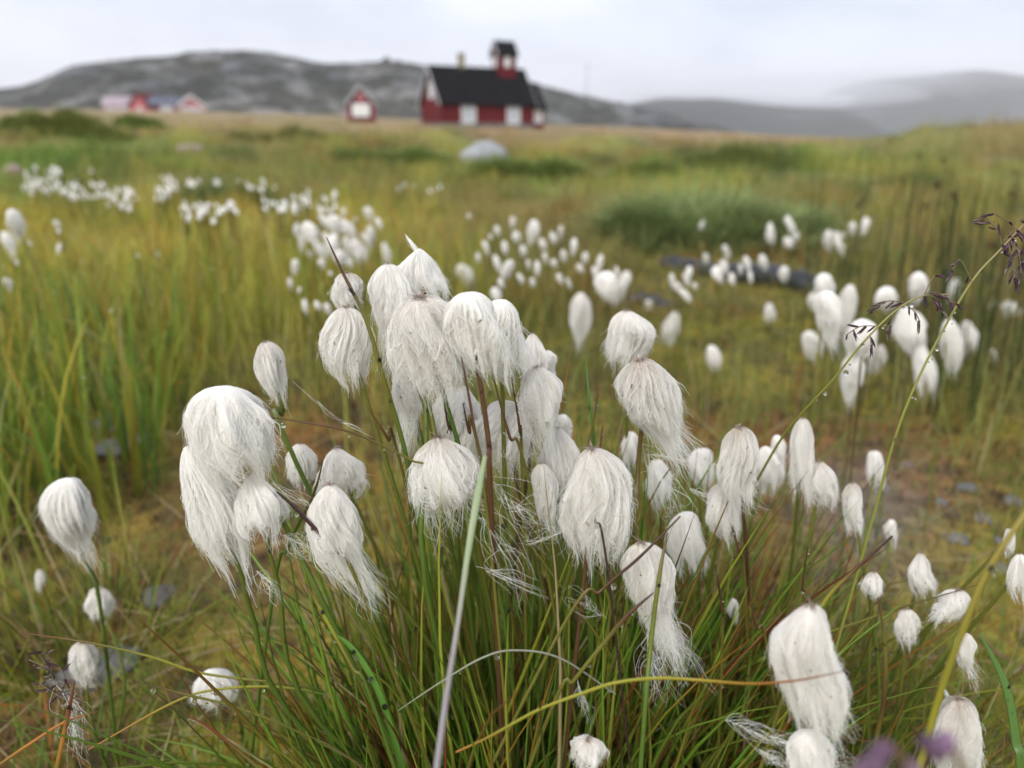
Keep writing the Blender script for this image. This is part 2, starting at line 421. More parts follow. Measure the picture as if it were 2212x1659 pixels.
# haze and the low cloud bank -------------------------------------------
def vol_mat(name, dens, color):
    m, n, l = new_mat(name)
    o = n.new('ShaderNodeOutputMaterial'); v = n.new('ShaderNodeVolumePrincipled')
    v.inputs['Density'].default_value = dens; v.inputs['Color'].default_value = (*color, 1); v.inputs['Anisotropy'].default_value = 0.0
    l.new(v.outputs[0], o.inputs['Volume'])
    return m
def box_mesh(name, lo, hi, mat):
    (a, b_, c), (d, e, f_) = lo, hi
    v = [(a, b_, c), (d, b_, c), (d, e, c), (a, e, c), (a, b_, f_), (d, b_, f_), (d, e, f_), (a, e, f_)]
    f = [(3, 2, 1, 0), (4, 5, 6, 7), (0, 1, 5, 4), (1, 2, 6, 5), (2, 3, 7, 6), (3, 0, 4, 7)]
    return make_mesh(name, v, f, mat, smooth=False)
HAZE = True
if HAZE:
    tag(obj('haze', box_mesh('haze', (-7200, -7200, -18), (7200, 7200, 420), vol_mat('haze_air', 0.00024, (0.93, 0.95, 1.0)))), 'thin grey drizzle haze in the air', 'haze', kind='stuff')
    def cloud(px, py, D, w, h, dens, seed):
        c = at(px, py, D); u, vv = np.meshgrid(np.linspace(0, 2 * math.pi, 33)[:-1], np.linspace(0.02, math.pi - 0.02, 17), indexing='ij')
        rad = 1 + 0.7 * (fbm(np.cos(u) * 1.3 + 9, np.sin(u) * 1.3 + vv * 1.1, seed, 4) - 0.5) * np.sin(vv)
        x = w * np.cos(u) * np.sin(vv) * rad; y = w * 0.5 * np.sin(u) * np.sin(vv) * rad; z = h * np.cos(vv) * rad
        v = np.stack([x, y, z], -1).reshape(-1, 3)
        na, nr = u.shape; idx = np.arange(na * nr).reshape(na, nr); nx = np.roll(idx, -1, 0)
        f = np.stack([idx[:, :-1], idx[:, 1:], nx[:, 1:], nx[:, :-1]], -1).reshape(-1, 4)
        o = obj('low_cloud', make_mesh('low_cloud', v, f, vol_mat('cloud_vapour', dens, (0.97, 0.98, 1.0))))
        o.location = [float(q) for q in c]
        return o
    tag(cloud(1900, 200, 2100, 520, 60, 0.0011, 2), 'long flat bank of white mist across the right mountain', 'cloud', 'low clouds', 'stuff')
    tag(cloud(2100, 178, 2200, 420, 50, 0.0010, 5), 'small patch of white mist just under the right summit', 'cloud', 'low clouds', 'stuff')
    tag(cloud(1500, 206, 1480, 150, 13, 0.014, 21), 'torn scrap of mist on the low ridge nearest the church', 'cloud', 'low clouds', 'stuff')
    tag(cloud(1700, 216, 1520, 170, 15, 0.013, 27), 'torn scrap of mist sliding over the low ridge top', 'cloud', 'low clouds', 'stuff')
    tag(cloud(1960, 178, 2700, 300, 40, 0.0026, 31), 'ragged cloud hiding part of the right summit', 'cloud', 'low clouds', 'stuff')
    tag(cloud(1620, 202, 1700, 360, 36, 0.0022, 9), 'thin mist veil above the low ridge right of the church', 'cloud', 'low clouds', 'stuff')

# ------------------------------------------------------------------ buildings
M_RED = plain('red_boards', (0.12, 0.011, 0.014), 0.7, 0.2, 0.18, 1.5)
M_REDL = plain('faded_red_boards', (0.42, 0.12, 0.13), 0.7, 0.2, 0.12, 1.5)
M_PINK = plain('pink_boards', (0.50, 0.22, 0.25), 0.7, 0.2, 0.12, 1.5)
M_ROOF = plain('tarred_roof', (0.012, 0.012, 0.014), 0.95, 0.05, 0.25, 2.0)
M_GROOF = plain('grey_roof', (0.10, 0.11, 0.15), 0.6, 0.3, 0.2, 1.0)
M_LROOF = plain('pale_roof', (0.36, 0.29, 0.32), 0.6, 0.3, 0.1, 1.0)
M_WHITE = plain('white_paint', (0.78, 0.78, 0.77), 0.5, 0.3, 0.05, 3.0)
M_TRIM = plain('weathered_trim', (0.42, 0.42, 0.44), 0.6, 0.3, 0.1, 3.0)
M_GLASS = plain('window_glass', (0.10, 0.12, 0.15), 0.08, 0.6)
M_STONE = plain('stone_footing', (0.16, 0.155, 0.15), 0.9, 0.2, 0.3, 3.0, 0.5)
M_CHIM = plain('lichen_chimney', (0.24, 0.21, 0.13), 0.9, 0.2, 0.3, 4.0, 0.4)
M_CURT = plain('white_curtain', (0.40, 0.44, 0.50), 0.9, 0.1)

def box(name, c, s, mat, parent):
    x, y, z = c; a, b_, h = s[0] / 2, s[1] / 2, s[2] / 2
    me = box_mesh(name, (x - a, y - b_, z - h), (x + a, y + b_, z + h), mat)
    return obj(name, me, parent)

def prism(name, prof, y0, y1, mat, parent, axis='x'):
    """extrude a polygon; axis x: prof in (y,z) from x=y0 to y1; axis y: prof in (x,z)"""
    k = len(prof)
    if axis == 'x': v = [(y0, p, q) for p, q in prof] + [(y1, p, q) for p, q in prof]
    else: v = [(p, y0, q) for p, q in prof] + [(p, y1, q) for p, q in prof]
    f = [tuple(range(k))[::-1], tuple(range(k, 2 * k))] + [(i, (i + 1) % k, k + (i + 1) % k, k + i) for i in range(k)]
    return obj(name, make_mesh(name, v, f, mat, smooth=False), parent)

def window(parent, c, w, h, face, nx=3, ny=3, fr=0.09, frame=M_WHITE, pane=None, arch=False):
    """window set on a wall; face 'f' front (-y), 'l' left end (-x), 'r' right end"""
    def B(name, u, z, su, sz, dep, off, mat, par):
        if face == 'f': return box(name, (c[0] + u, c[1] - off, c[2] + z), (su, dep, sz), mat, par)
        sgn = -1 if face == 'l' else 1
        return box(name, (c[0] + sgn * off, c[1] + u, c[2] + z), (dep, su, sz), mat, par)
    win = B('window', 0, 0, w, h, 0.06, 0.01, pane or M_GLASS, parent)
    for sgn in (-1, 1):
        B('frame', sgn * (w / 2 + fr / 2 - 0.004), 0, fr, h + 2 * fr, 0.1, 0.035, frame, win)
        B('frame', 0, sgn * (h / 2 + fr / 2 - 0.004), w - 0.01, fr, 0.096, 0.035, frame, win)
    for i in range(1, nx): B('glazing_bar', -w / 2 + w * i / nx, 0, 0.045, h - 0.01, 0.05, 0.03, frame, win)
    for j in range(1, ny): B('glazing_bar', 0, -h / 2 + h * j / ny, w - 0.012, 0.045, 0.044, 0.03, frame, win)
    return win

def house(name, loc, rz, L, W, hw, hr, wall, roof, trim, over=0.25, gable_over=0.3, sink=0.6):
    """ridge along local x, front wall at -y"""
    e = empty(name, loc, rz)
    prism('wall', [(-W / 2, -sink), (W / 2, -sink), (W / 2, hw), (0, hw + hr), (-W / 2, hw)], -L / 2, L / 2, wall, e)
    sl = hr / (W / 2); t = 0.12
    for s in (-1, 1):
        yb = s * (W / 2 + over); zb = hw - sl * over
        r_ = prism('roof', [(yb, zb + 0.01), (0, hw + hr + 0.01), (0, hw + hr + t + 0.05), (yb, zb + t + 0.03)], -L / 2 - gable_over, L / 2 + gable_over, roof, e)
        for x0, x1 in ((-L / 2 - gable_over - 0.05, -L / 2 - gable_over - 0.002), (L / 2 + gable_over + 0.002, L / 2 + gable_over + 0.05)):
            if trim: prism('bargeboard', [(yb, zb - 0.14), (0, hw + hr - 0.18), (0, hw + hr + t + 0.06), (yb, zb + t + 0.04)], x0, x1, trim, e)
    return e

def put(px, py, D):
    p = at(px, py, D); return (p[0], p[1], tz(p[0], p[1]))

# church: ridge runs right and away from the camera
CHD = 63.0
cr_z = at(1045, 266, CHD)[2] - 0.15
ph = math.radians(27)
pc = at(1032, 270, CHD)
church = house('church', (pc[0], pc[1], cr_z), ph, 8.0, 4.2, 1.75, 2.5, M_RED, M_ROOF, M_TRIM, 0.28, 0.28)
tag(church, 'red timber church with black steep roof and a square bell tower', 'church')
window(church, (-1.75, -2.1, 0.85), 1.0, 1.35, 'f', 3, 3, 0.10, pane=M_CURT)
window(church, (2.2, -2.1, 0.85), 0.95, 1.35, 'f', 3, 3, 0.10, pane=M_CURT)
window(church, (-4.0, -0.1, 2.55), 0.62, 0.95, 'l', 2, 2, 0.12, pane=M_CURT)
box('footing', (0, 0, -0.15), (8.06, 4.26, 0.5), M_STONE, church)
ch = box('chimney', (-1.35, 0.05, 4.6), (0.42, 0.42, 1.3), M_CHIM, church)
box('chimney_cap', (-1.35, 0.05, 5.31), (0.52, 0.52, 0.12), M_CHIM, ch)
# bell tower rides on the ridge
tw = prism('tower', [(-0.62, 2.5), (0.62, 2.5), (0.62, 5.5), (0, 6.3), (-0.62, 5.5)], 1.65, 3.15, M_RED, church)
for s in (-1, 1):
    prism('tower_roof', [(s * 0.82, 5.26), (0, 6.32), (0, 6.47), (s * 0.82, 5.40)], 1.47, 3.33, M_ROOF, tw)
    for x0 in (1.412, 3.332): prism('bargeboard', [(s * 0.82, 5.16), (0, 6.19), (0, 6.48), (s * 0.82, 5.41)], x0, x0 + 0.055, M_TRIM, tw)
box('louvre', (2.4, -0.635, 4.85), (0.52, 0.06, 0.78), M_WHITE, tw)
box('louvre', (1.635, 0, 4.85), (0.06, 0.42, 0.78), M_WHITE, tw)
for s in (-1, 1):
    box('corner_board', (1.65 if s < 0 else 3.15, -0.62, 4.0), (0.10, 0.08, 2.9), M_RED, tw)
for s in (-1, 1):
    for xx in (-3.99, 3.99): box('corner_board', (xx, s * 2.1, 0.9), (0.14, 0.14, 1.62), M_RED, church)
# lower chancel at the far end
chan = prism('chancel', [(-1.55, -0.5), (1.55, -0.5), (1.55, 1.45), (0, 3.2), (-1.55, 1.45)], 4.0, 5.35, M_RED, church)
for s in (-1, 1):
    prism('chancel_roof', [(s * 1.8, 1.17), (0, 3.22), (0, 3.38), (s * 1.8, 1.32)], 4.29, 5.62, M_ROOF, chan)
    prism('bargeboard', [(s * 1.8, 1.03), (0, 3.05), (0, 3.40), (s * 1.8, 1.34)], 5.622, 5.68, M_TRIM, chan)
window(church, (4.72, -1.55, 0.75), 0.55, 0.95, 'f', 2, 2, 0.12, pane=M_WHITE)

# small red shed left of the church, gable to the camera
p = at(783, 262, 76)
shed = house('shed', (p[0], p[1], at(783, 254, 76)[2]), math.radians(90 + 8), 4.2, 2.6, 1.3, 1.5, M_RED, M_GROOF, None, 0.22, 0.25)
tag(shed, 'small red gabled shed with white double door, left of the church', 'shed')
# its gable facing the camera is local -x
dr = box('door', (-2.13, 0.0, 0.62), (0.08, 1.62, 1.16), M_WHITE, shed)
box('door_gap', (-2.175, 0.0, 0.62), (0.02, 0.03, 1.12), M_TRIM, dr)
window(shed, (-2.1, 0, 1.78), 0.5, 0.5, 'l', 2, 2, 0.10, frame=M_PINK, pane=M_REDL)
for s in (-1, 1):
    prism('bargeboard', [(s * 1.52, 0.92), (0, 2.66), (0, 2.95), (s * 1.52, 1.20)], -2.41, -2.36, M_TRIM, shed)
    box('corner_board', (-2.1, s * 1.29, 0.5), (0.12, 0.1, 1.5), M_PINK, shed)

# far houses on the left
HD = 140.0
def far_house(px, rz, L, W, hw, hr, wall, roof, trim, label, py=244):
    p = at(px, py, HD)
    e = house('house', (p[0], p[1], p[2] - 0.25), math.radians(rz), L, W, hw, hr, wall, roof, trim, 0.25, 0.3)
    tag(e, label, 'house', 'far houses')
    return e
e = far_house(262, 12, 4.6, 4.0, 1.5, 1.35, M_PINK, M_LROOF, M_WHITE, 'leftmost far house, pink with a pale rounded roof')
for i in range(3): window(e, (-1.5 + 1.25 * i, -2.0, 0.85), 0.7, 0.7, 'f', 2, 2, 0.12, pane=M_CURT)
box('door', (1.85, -2.02, 0.65), (0.6, 0.1, 1.5), M_WHITE, e)
e = far_house(316, 84, 4.0, 4.2, 1.4, 2.1, M_REDL, M_RED, M_RED, 'far house with a pointed deep red roof beside the blue-roofed one')
window(e, (-2.0, 0.0, 0.8), 0.6, 0.6, 'l', 2, 2, 0.12, pane=M_CURT)
e = far_house(362, 4, 5.4, 4.2, 1.55, 1.25, M_RED, M_GROOF, None, 'long low far house with blue-grey roof and white windows')
for i in range(2): window(e, (0.1 + 1.15 * i, -2.1, 0.75), 0.72, 1.0, 'f', 2, 2, 0.14, pane=M_CURT)
e = far_house(412, -62, 4.4, 4.6, 1.35, 1.75, M_PINK, M_LROOF, M_WHITE, 'rightmost far house, pink gable with pale roof slope')
for i in range(4): window(e, (2.2, -1.45 + 0.95 * i, 0.75), 0.55, 0.65, 'r', 2, 2, 0.12, pane=M_CURT)

# utility pole right of the church
p = at(1265, 262, 120)
e = empty('utility_pole', (p[0], p[1], p[2] - 0.5)); tag(e, 'thin grey pole standing right of the church', 'pole')
M_POLE = plain('grey_wood', (0.12, 0.12, 0.125), 0.9, 0.1)
v, f, c = tube(np.array([(0, 0, 0), (0, 0, 4), (0, 0, 8.6)]), (0.05, 0.045, 0.03), (0.1, 0.1, 0.1), 8)
obj('pole_shaft', make_mesh('pole_shaft', v, f, M_POLE), e)
box('crossarm', (0, 0, 8.4), (0.7, 0.06, 0.06), M_POLE, e)

# ------------------------------------------------------------------ rocks
def rock(name, px, py, D, sx, sy, sz, mat, label, seed, cat='boulder', embed=0.35):
    if D is None:
        D = ground_hit(px, py); sx, sy, sz = (q_ / FPX * D for q_ in (sx, sy, sz))
    p = at(px, py, D); z0 = tz(p[0], p[1])
    u, vv = np.meshgrid(np.linspace(0, 2 * math.pi, 29)[:-1], np.linspace(0.0, math.pi, 15), indexing='ij')
    d = np.stack([np.cos(u) * np.sin(vv), np.sin(u) * np.sin(vv), np.cos(vv)], -1)
    q = 1 + 0.7 * (fbm(d[..., 0] * 1.6 + seed, d[..., 1] * 1.6 + d[..., 2] * 1.3, seed, 4) - 0.5)
    pr = np.random.default_rng(seed)
    for _ in range(7):                                   # broken flat faces
        nn = pr.normal(size=3); nn /= np.linalg.norm(nn); k = d @ nn
        q = np.where(k * q > 0.80, 0.80 / np.maximum(k, 0.3), q)
    v = d * q[..., None] * np.array((sx, sy, sz))
    na, nr = u.shape; idx = np.arange(na * nr).reshape(na, nr); nx = np.roll(idx, -1, 0)
    f = np.stack([idx[:, :-1], idx[:, 1:], nx[:, 1:], nx[:, :-1]], -1).reshape(-1, 4)
    o = obj(name, make_mesh(name, v.reshape(-1, 3), f, mat))
    o.location = (float(p[0]), float(p[1]), z0 + sz * (1 - 2 * embed)); o.rotation_euler = (0, 0, seed * 0.7)
    return tag(o, label, cat)
M_BLD = plain('pale_granite', (0.33, 0.34, 0.35), 0.85, 0.2, 0.2, 3.0, 0.3)
M_PBL = plain('pinkish_granite', (0.36, 0.26, 0.24), 0.85, 0.2, 0.2, 4.0, 0.3)
M_SLATE = plain('wet_grey_stone', (0.15, 0.145, 0.14), 0.55, 0.35, 0.3, 40.0, 0.3)
M_DARK = plain('black_wet_peat', (0.022, 0.023, 0.027), 0.35, 0.5, 0.4, 30.0, 0.6)
rock('boulder', 1050, 354, None, 62, 44, 36, M_BLD, 'pale grey boulder in the grass below the church', 6, embed=0.33)
rock('boulder', 412, 334, None, 44, 30, 16, M_PBL, 'low pinkish boulder in the meadow below the far houses', 8, embed=0.25)
rock('boulder', 28, 382, None, 26, 22, 16, M_PBL, 'small pinkish boulder beside the white cotton band at far left', 12, embed=0.25)
rock('stone', 262, 985, ground_hit(262, 985), 0.036, 0.022, 0.013, M_SLATE, 'flat grey stone on the moss below the left sedge', 15, 'stone', 0.35)
rock('stone', 215, 1470, ground_hit(215, 1470), 0.034, 0.02, 0.012, M_SLATE, 'grey stone half hidden behind the left grass flower', 19, 'stone', 0.42)
rock('stone', 240, 925, ground_hit(240, 925), 0.03, 0.018, 0.012, M_SLATE, 'dark stone behind the flat grey stone under the sedge', 22, 'stone', 0.42)
rock('stone', 345, 1310, ground_hit(345, 1310), 0.018, 0.014, 0.008, M_SLATE, 'small dark wet stone in the moss left of the tussock', 25, 'stone', 0.42)
ORD = ('leftmost', 'second from the left', 'third from the left', 'fourth from the left', 'fifth from the left', 'sixth from the left', 'seventh from the left', 'eighth from the left', 'ninth from the left', 'tenth from the left', 'eleventh from the left', 'twelfth from the left', 'thirteenth from the left', 'fourteenth from the left', 'fifteenth from the left', 'sixteenth from the left', 'seventeenth from the left', 'eighteenth from the left')
ORDR = ('rightmost',) + tuple(q.replace('left', 'right') for q in ORD[1:])
def which(i, xs):
    k = sorted(range(len(xs)), key=lambda j: xs[j]).index(i)
    return ORD[k] if k < (len(xs) + 1) // 2 else ORDR[len(xs) - 1 - k]

rng2 = random.Random(4)
for i, (x, y) in enumerate([(1960, 1010), (2030, 1090), (2090, 1060), (2120, 1130), (2165, 1175), (2060, 1180), (2150, 1240), (2185, 1090)]):
    o = rock('stone', x, y, ground_hit(x, y), rng2.uniform(.008, .016), rng2.uniform(.007, .011), rng2.uniform(.004, .007), M_SLATE, 'small wet grey pebble on the bare patch at right', 30 + i, 'stone', 0.42)
    o['group'] = 'pebbles on the bare patch'; o['label'] = 'small wet grey pebble on the bare patch, ' + which(i, (1960, 2030, 2090, 2120, 2165, 2060, 2150, 2185))
# black half-sunk timber by the pool
def timber(px0, py0, px1, py1, rad, seed, label):
    d0, d1 = ground_hit(px0, py0), ground_hit(px1, py1)
    a, b_ = at(px0, py0, d0), at(px1, py1, d1)
    n_ = 26; P = a + (b_ - a) * np.linspace(0, 1, n_)[:, None]
    P[:, 2] = terrain(P[:, 0], P[:, 1]) + rad * 0.35 + 0.008 * np.sin(np.linspace(0, 7, n_) + seed)
    pr = np.random.default_rng(seed)
    v, f, c = tube(P, rad * (0.85 + 0.3 * pr.random(n_)) * np.clip(np.sin(np.linspace(0.12, 3.02, n_)) * 3, 0.2, 1), (0.02, 0.02, 0.025), 12)
    v = v + pr.normal(size=v.shape) * rad * 0.06
    o = obj('timber', make_mesh('timber', v, f, M_DARK)); return tag(o, label, 'log')
timber(1425, 580, 1790, 645, 0.034, 3, 'black wet log lying in the bog behind the small cotton heads')
timber(1330, 655, 1480, 668, 0.016, 5, 'thin dark stick in the bog left of the black log')

# ------------------------------------------------------------------ cotton grass
CREAM = np.array((0.98, 0.965, 0.93)); TANC = np.array((0.50, 0.42, 0.33))

def head_geo(seed, w, h, nstr, srad, pt=0.5, sm=0.5, br=0.8, swirl=0.5, bend=0.0, crown=0.4, tail=None, shag=0.25, lobes=0.125, npts=11, core_res=(44, 30), squash=0.85, clump=0.80, corek=0.07, coreend=0.80):
    """wet drooping cotton head: crown at the origin, hanging along -z. Returns core (v,f,c) and strands (pts,rad,col)"""
    R = np.random.default_rng(seed)
    ks = [(int(R.integers(1, 5)), R.uniform(-3, 3), R.uniform(0, 6.28), lobes * R.uniform(0.4, 1.0)) for _ in range(5)] + [(int(R.integers(3, 8)), R.uniform(-6, 6), R.uniform(0, 6.28), 0.035 * R.uniform(0.4, 1.0)) for _ in range(4)]
    sw = swirl * R.choice((-1, 1))
    kl = [(int(R.integers(7, 24)), R.uniform(-2.5, 2.5), R.uniform(0, 6.28), 0.048 * R.uniform(0.5, 1.2)) for _ in range(6)]
    ke = [(int(R.integers(1, 9)), R.uniform(0, 6.28), R.uniform(0.3, 1)) for _ in range(6)]
    cxo = R.uniform(-0.09, 0.09) * w; cx2 = R.uniform(-0.07, 0.07) * w; cp2 = R.uniform(0, 6.28)
    def prof(s):
        s = np.clip(s, 0, 1.2)
        a = (1 - (1 - np.minimum(s / sm, 1)) ** 2) ** pt
        b_ = 1 - (1 - br * 0.86) * (np.clip((s - sm) / (1 - sm), 0, 1.3)) ** 2
        return np.where(s < sm, a, b_)
    def rad(ph, s):
        q = 1.0
        for k, m, p, a in ks: q = q + a * np.sin(k * ph + m * s * 2 + p)
        for k, m, p, a in kl: q = q + a * np.sin(k * (ph - sw * s) + m * s + p) * sstep(0.03, 0.3, s)
        return 0.5 * w * prof(s) * q
    def edge(ph):
        q = 0
        for k, p, a in ke: q = q + a * np.sin(k * ph + p)
        return 1 + 0.06 * q
    def place(ph, s, off):
        r = rad(ph, np.minimum(s, 1.15)) + off
        x = r * np.cos(ph) + bend * w * s ** 2 + cxo * np.sin(3 * s) + cx2 * np.sin(5.5 * s + cp2) * np.minimum(s * 3, 1)
        y = r * np.sin(ph) * squash
        z = -h * s * np.where(s > 0.5, 1 + (edge(ph) - 1) * (s - 0.5) * 2, 1)
        return np.stack([x, y, z], -1)
    U, V = core_res
    ph, s = np.meshgrid(np.linspace(0, 2 * math.pi, U, endpoint=False), np.concatenate([[0.0], np.linspace(0.012, coreend, V)]), indexing='ij')
    core = place(ph, s, -corek * w * sstep(0.02, .5, s))
    under = []
    for k, (q, up) in enumerate(((0.8, 0.02), (0.5, 0.09), (0.18, 0.2), (0.02, 0.25))):
        pp = place(ph[:, -1], s[:, -1], -(1 - q) * rad(ph[:, -1], s[:, -1])); pp[:, 2] += up * h; under.append(pp)
    core = np.concatenate([core, np.stack(under, 1)], 1)
    na, nr = core.shape[:2]; idx = np.arange(na * nr).reshape(na, nr); nx = np.roll(idx, -1, 0)
    f = np.stack([idx[:, :-1], idx[:, 1:], nx[:, 1:], nx[:, :-1]], -1).reshape(-1, 4)[:, ::-1]
    sc_ = np.concatenate([s, np.ones((na, 4))], 1)
    tint = np.exp(-sc_ / 0.13) * crown
    cc = lerp3(np.broadcast_to(CREAM, sc_.shape + (3,)), TANC, np.clip(tint, 0, 1))
    kx = min(1.25, 1.02 * w / (np.ptp(core[..., 0]) + 2.2 * corek * w * 0.6)) if True else 1
    # strands
    ph0 = R.uniform(0, 2 * math.pi, nstr); s0 = np.where(R.random(nstr) < 0.55, R.uniform(0.0, 0.06, nstr), R.uniform(0.05, 0.65, nstr))
    ln = R.uniform(0.35, 1.0, nstr) * (1.25 - s0)
    s1 = np.minimum(s0 + ln, R.uniform(0.86, 1.03, nstr) + (shag + 0.12) * R.random(nstr) ** 2)
    u = np.linspace(0, 1, npts)[None]
    S = s0[:, None] + (s1 - s0)[:, None] * u
    nl = max(10, int(20 * w / 0.027)); lock = np.floor(ph0 / (2 * math.pi) * nl) / nl * 2 * math.pi + math.pi / nl + R.normal(0, .05, nstr)
    li = np.floor(ph0 / (2 * math.pi) * nl).astype(int); lro = R.normal(0.0, 0.035, nl); lsw = R.normal(0.0, 0.03, nl); laz = R.normal(0, 0.16, nl); lph = R.uniform(0, 6, nl)
    S = s0[:, None] + (s1 * (1 + R.normal(0, 0.05, nl)[li]) - s0)[:, None] * u
    PH = lock[:, None] + laz[li][:, None] * np.sin(3.2 * S + lph[li][:, None]) + (ph0 - lock)[:, None] * (1 - clump * u ** .7) + sw * S + R.normal(0, 0.17, nstr)[:, None] * np.sin(u * R.uniform(2, 9, nstr)[:, None] + R.uniform(0, 6, nstr)[:, None])
    cross = R.random(nstr) < 0.22
    PH = PH + np.where(cross, R.normal(0, 0.8, nstr), 0)[:, None] * u
    OFF = w * (R.uniform(-0.004, 0.028, nstr)[:, None] + R.exponential(0.018, nstr)[:, None] * u ** 2)
    fly = R.random(nstr) < 0.13
    OFF = OFF + w * (lro[li][:, None] * sstep(0.05, 0.4, S) + lsw[li][:, None] * u ** 2)
    OFF = OFF + w * np.where(fly, R.uniform(0.03, 0.22, nstr), 0)[:, None] * u ** 3
    fz = R.random(nstr) < 0.10
    OFF = OFF + w * np.where(fz, R.uniform(0.02, 0.09, nstr), 0)[:, None] * u
    PTS = place(PH, S, OFF)
    PTS[..., 0] += (w * 0.012 * np.sin(u * 9 + R.uniform(0, 6, nstr)[:, None]))
    rd = srad * np.where(R.random(nstr) < .12, R.uniform(1.2, 2.0, nstr), R.uniform(0.45, 1.1, nstr))[:, None] * np.clip(1.15 - 0.75 * u ** 2, 0.2, 1)
    ti = np.clip(np.exp(-S / 0.14) * crown * R.uniform(0.3, 1.6, nstr)[:, None], 0, 1)
    bright = R.uniform(0.88, 1.05, nstr)[:, None, None]
    cs = lerp3(np.broadcast_to(CREAM, S.shape + (3,)), TANC, ti) * bright
    if tail:                                   # loose stringy ends
        nt, tl, dx, sp = tail
        p0 = R.normal(0, 1, (nt, 2)); base = place(R.uniform(0, 6.28, nt), R.uniform(0.7, 1.0, nt), -0.15 * w * R.random(nt))
        L = tl * R.uniform(0.25, 1.0, nt); uu = np.linspace(0, 1, npts)[None]
        T = np.empty((nt, npts, 3))
        conv = np.where(R.random(nt) < 0.55, 1, 0)[:, None]
        T[..., 0] = base[:, 0:1] * (1 - 0.7 * conv * uu) + dx * L[:, None] * uu + sp * w * p0[:, 0:1] * uu ** 1.5 + w * 0.035 * np.sin(uu * R.uniform(3, 9, nt)[:, None] + R.uniform(0, 6, nt)[:, None]) * uu
        T[..., 1] = base[:, 1:2] * (1 - 0.7 * conv * uu) + sp * w * p0[:, 1:2] * uu ** 1.5 + w * 0.035 * np.sin(uu * R.uniform(3, 9, nt)[:, None] + R.uniform(0, 6, nt)[:, None]) * uu
        T[..., 2] = base[:, 2:3] - L[:, None] * uu * (1 - 0.15 * uu)
        PTS = np.concatenate([PTS, T]); rd = np.concatenate([rd, np.broadcast_to(srad * R.uniform(0.4, 0.8, nt)[:, None], (nt, npts)) * np.clip(1.1 - 0.6 * uu, .2, 1)])
        cs = np.concatenate([cs, np.broadcast_to(CREAM, (nt, npts, 3))])
    core[..., :2] *= kx; PTS[..., :2] *= kx
    return (core.reshape(-1, 3), f, cc.reshape(-1, 3)), (PTS, rd, cs)

def scales_geo(seed, w, n=22):
    """dark papery scales at the crown"""
    R = np.random.default_rng(seed + 999)
    base = np.zeros((n, 3)); base[:, :2] = R.normal(0, 0.03 * w, (n, 2)); base[:, 2] = 0.018 * w
    c = np.array((0.16, 0.12, 0.09)) * R.uniform(0.4, 1.6, (n, 1))
    return blades(base, R.uniform(0, 6.28, n), w * R.uniform(0.06, 0.24, n), R.uniform(1.2, 1.65, n), R.uniform(0.2, 0.6, n), np.full(n, 0.016 * w), c, c, c * 1.3, S=3, tippow=3)

def frame_from(T, B):
    z = Vector(T - B); h = z.length; z.normalize()
    x = Vector((1, 0, 0)); x = (x - z * x.dot(z)).normalized(); y = z.cross(x)
    m = Matrix((x, y, z)).transposed().to_4x4(); m.translation = Vector(T)
    return m, h

def add_stem(parent, base, P, r0, r1, c0, c1, name='stem', n=16, sides=7):
    path = smooth_path(P, n); u = np.linspace(0, 1, n)
    cols = lerp3(np.broadcast_to(np.asarray(c0, float), (n, 3)), c1, u ** 1.5)
    v, f, c = tube(path - np.asarray(base), r0 + (r1 - r0) * u, cols, sides)
    return obj(name, make_mesh(name, v, f, M_LEAF, c), parent)

STEM_PATHS = []            # for dew drops
GRN = (0.060, 0.105, 0.016); OLV = (0.11, 0.105, 0.02); BRN = (0.075, 0.036, 0.018); DRK = (0.035, 0.018, 0.016)
TUSS = [np.array((0.015, 0.335)), np.array((0.115, 0.415)), np.array((0.20, 0.36))]

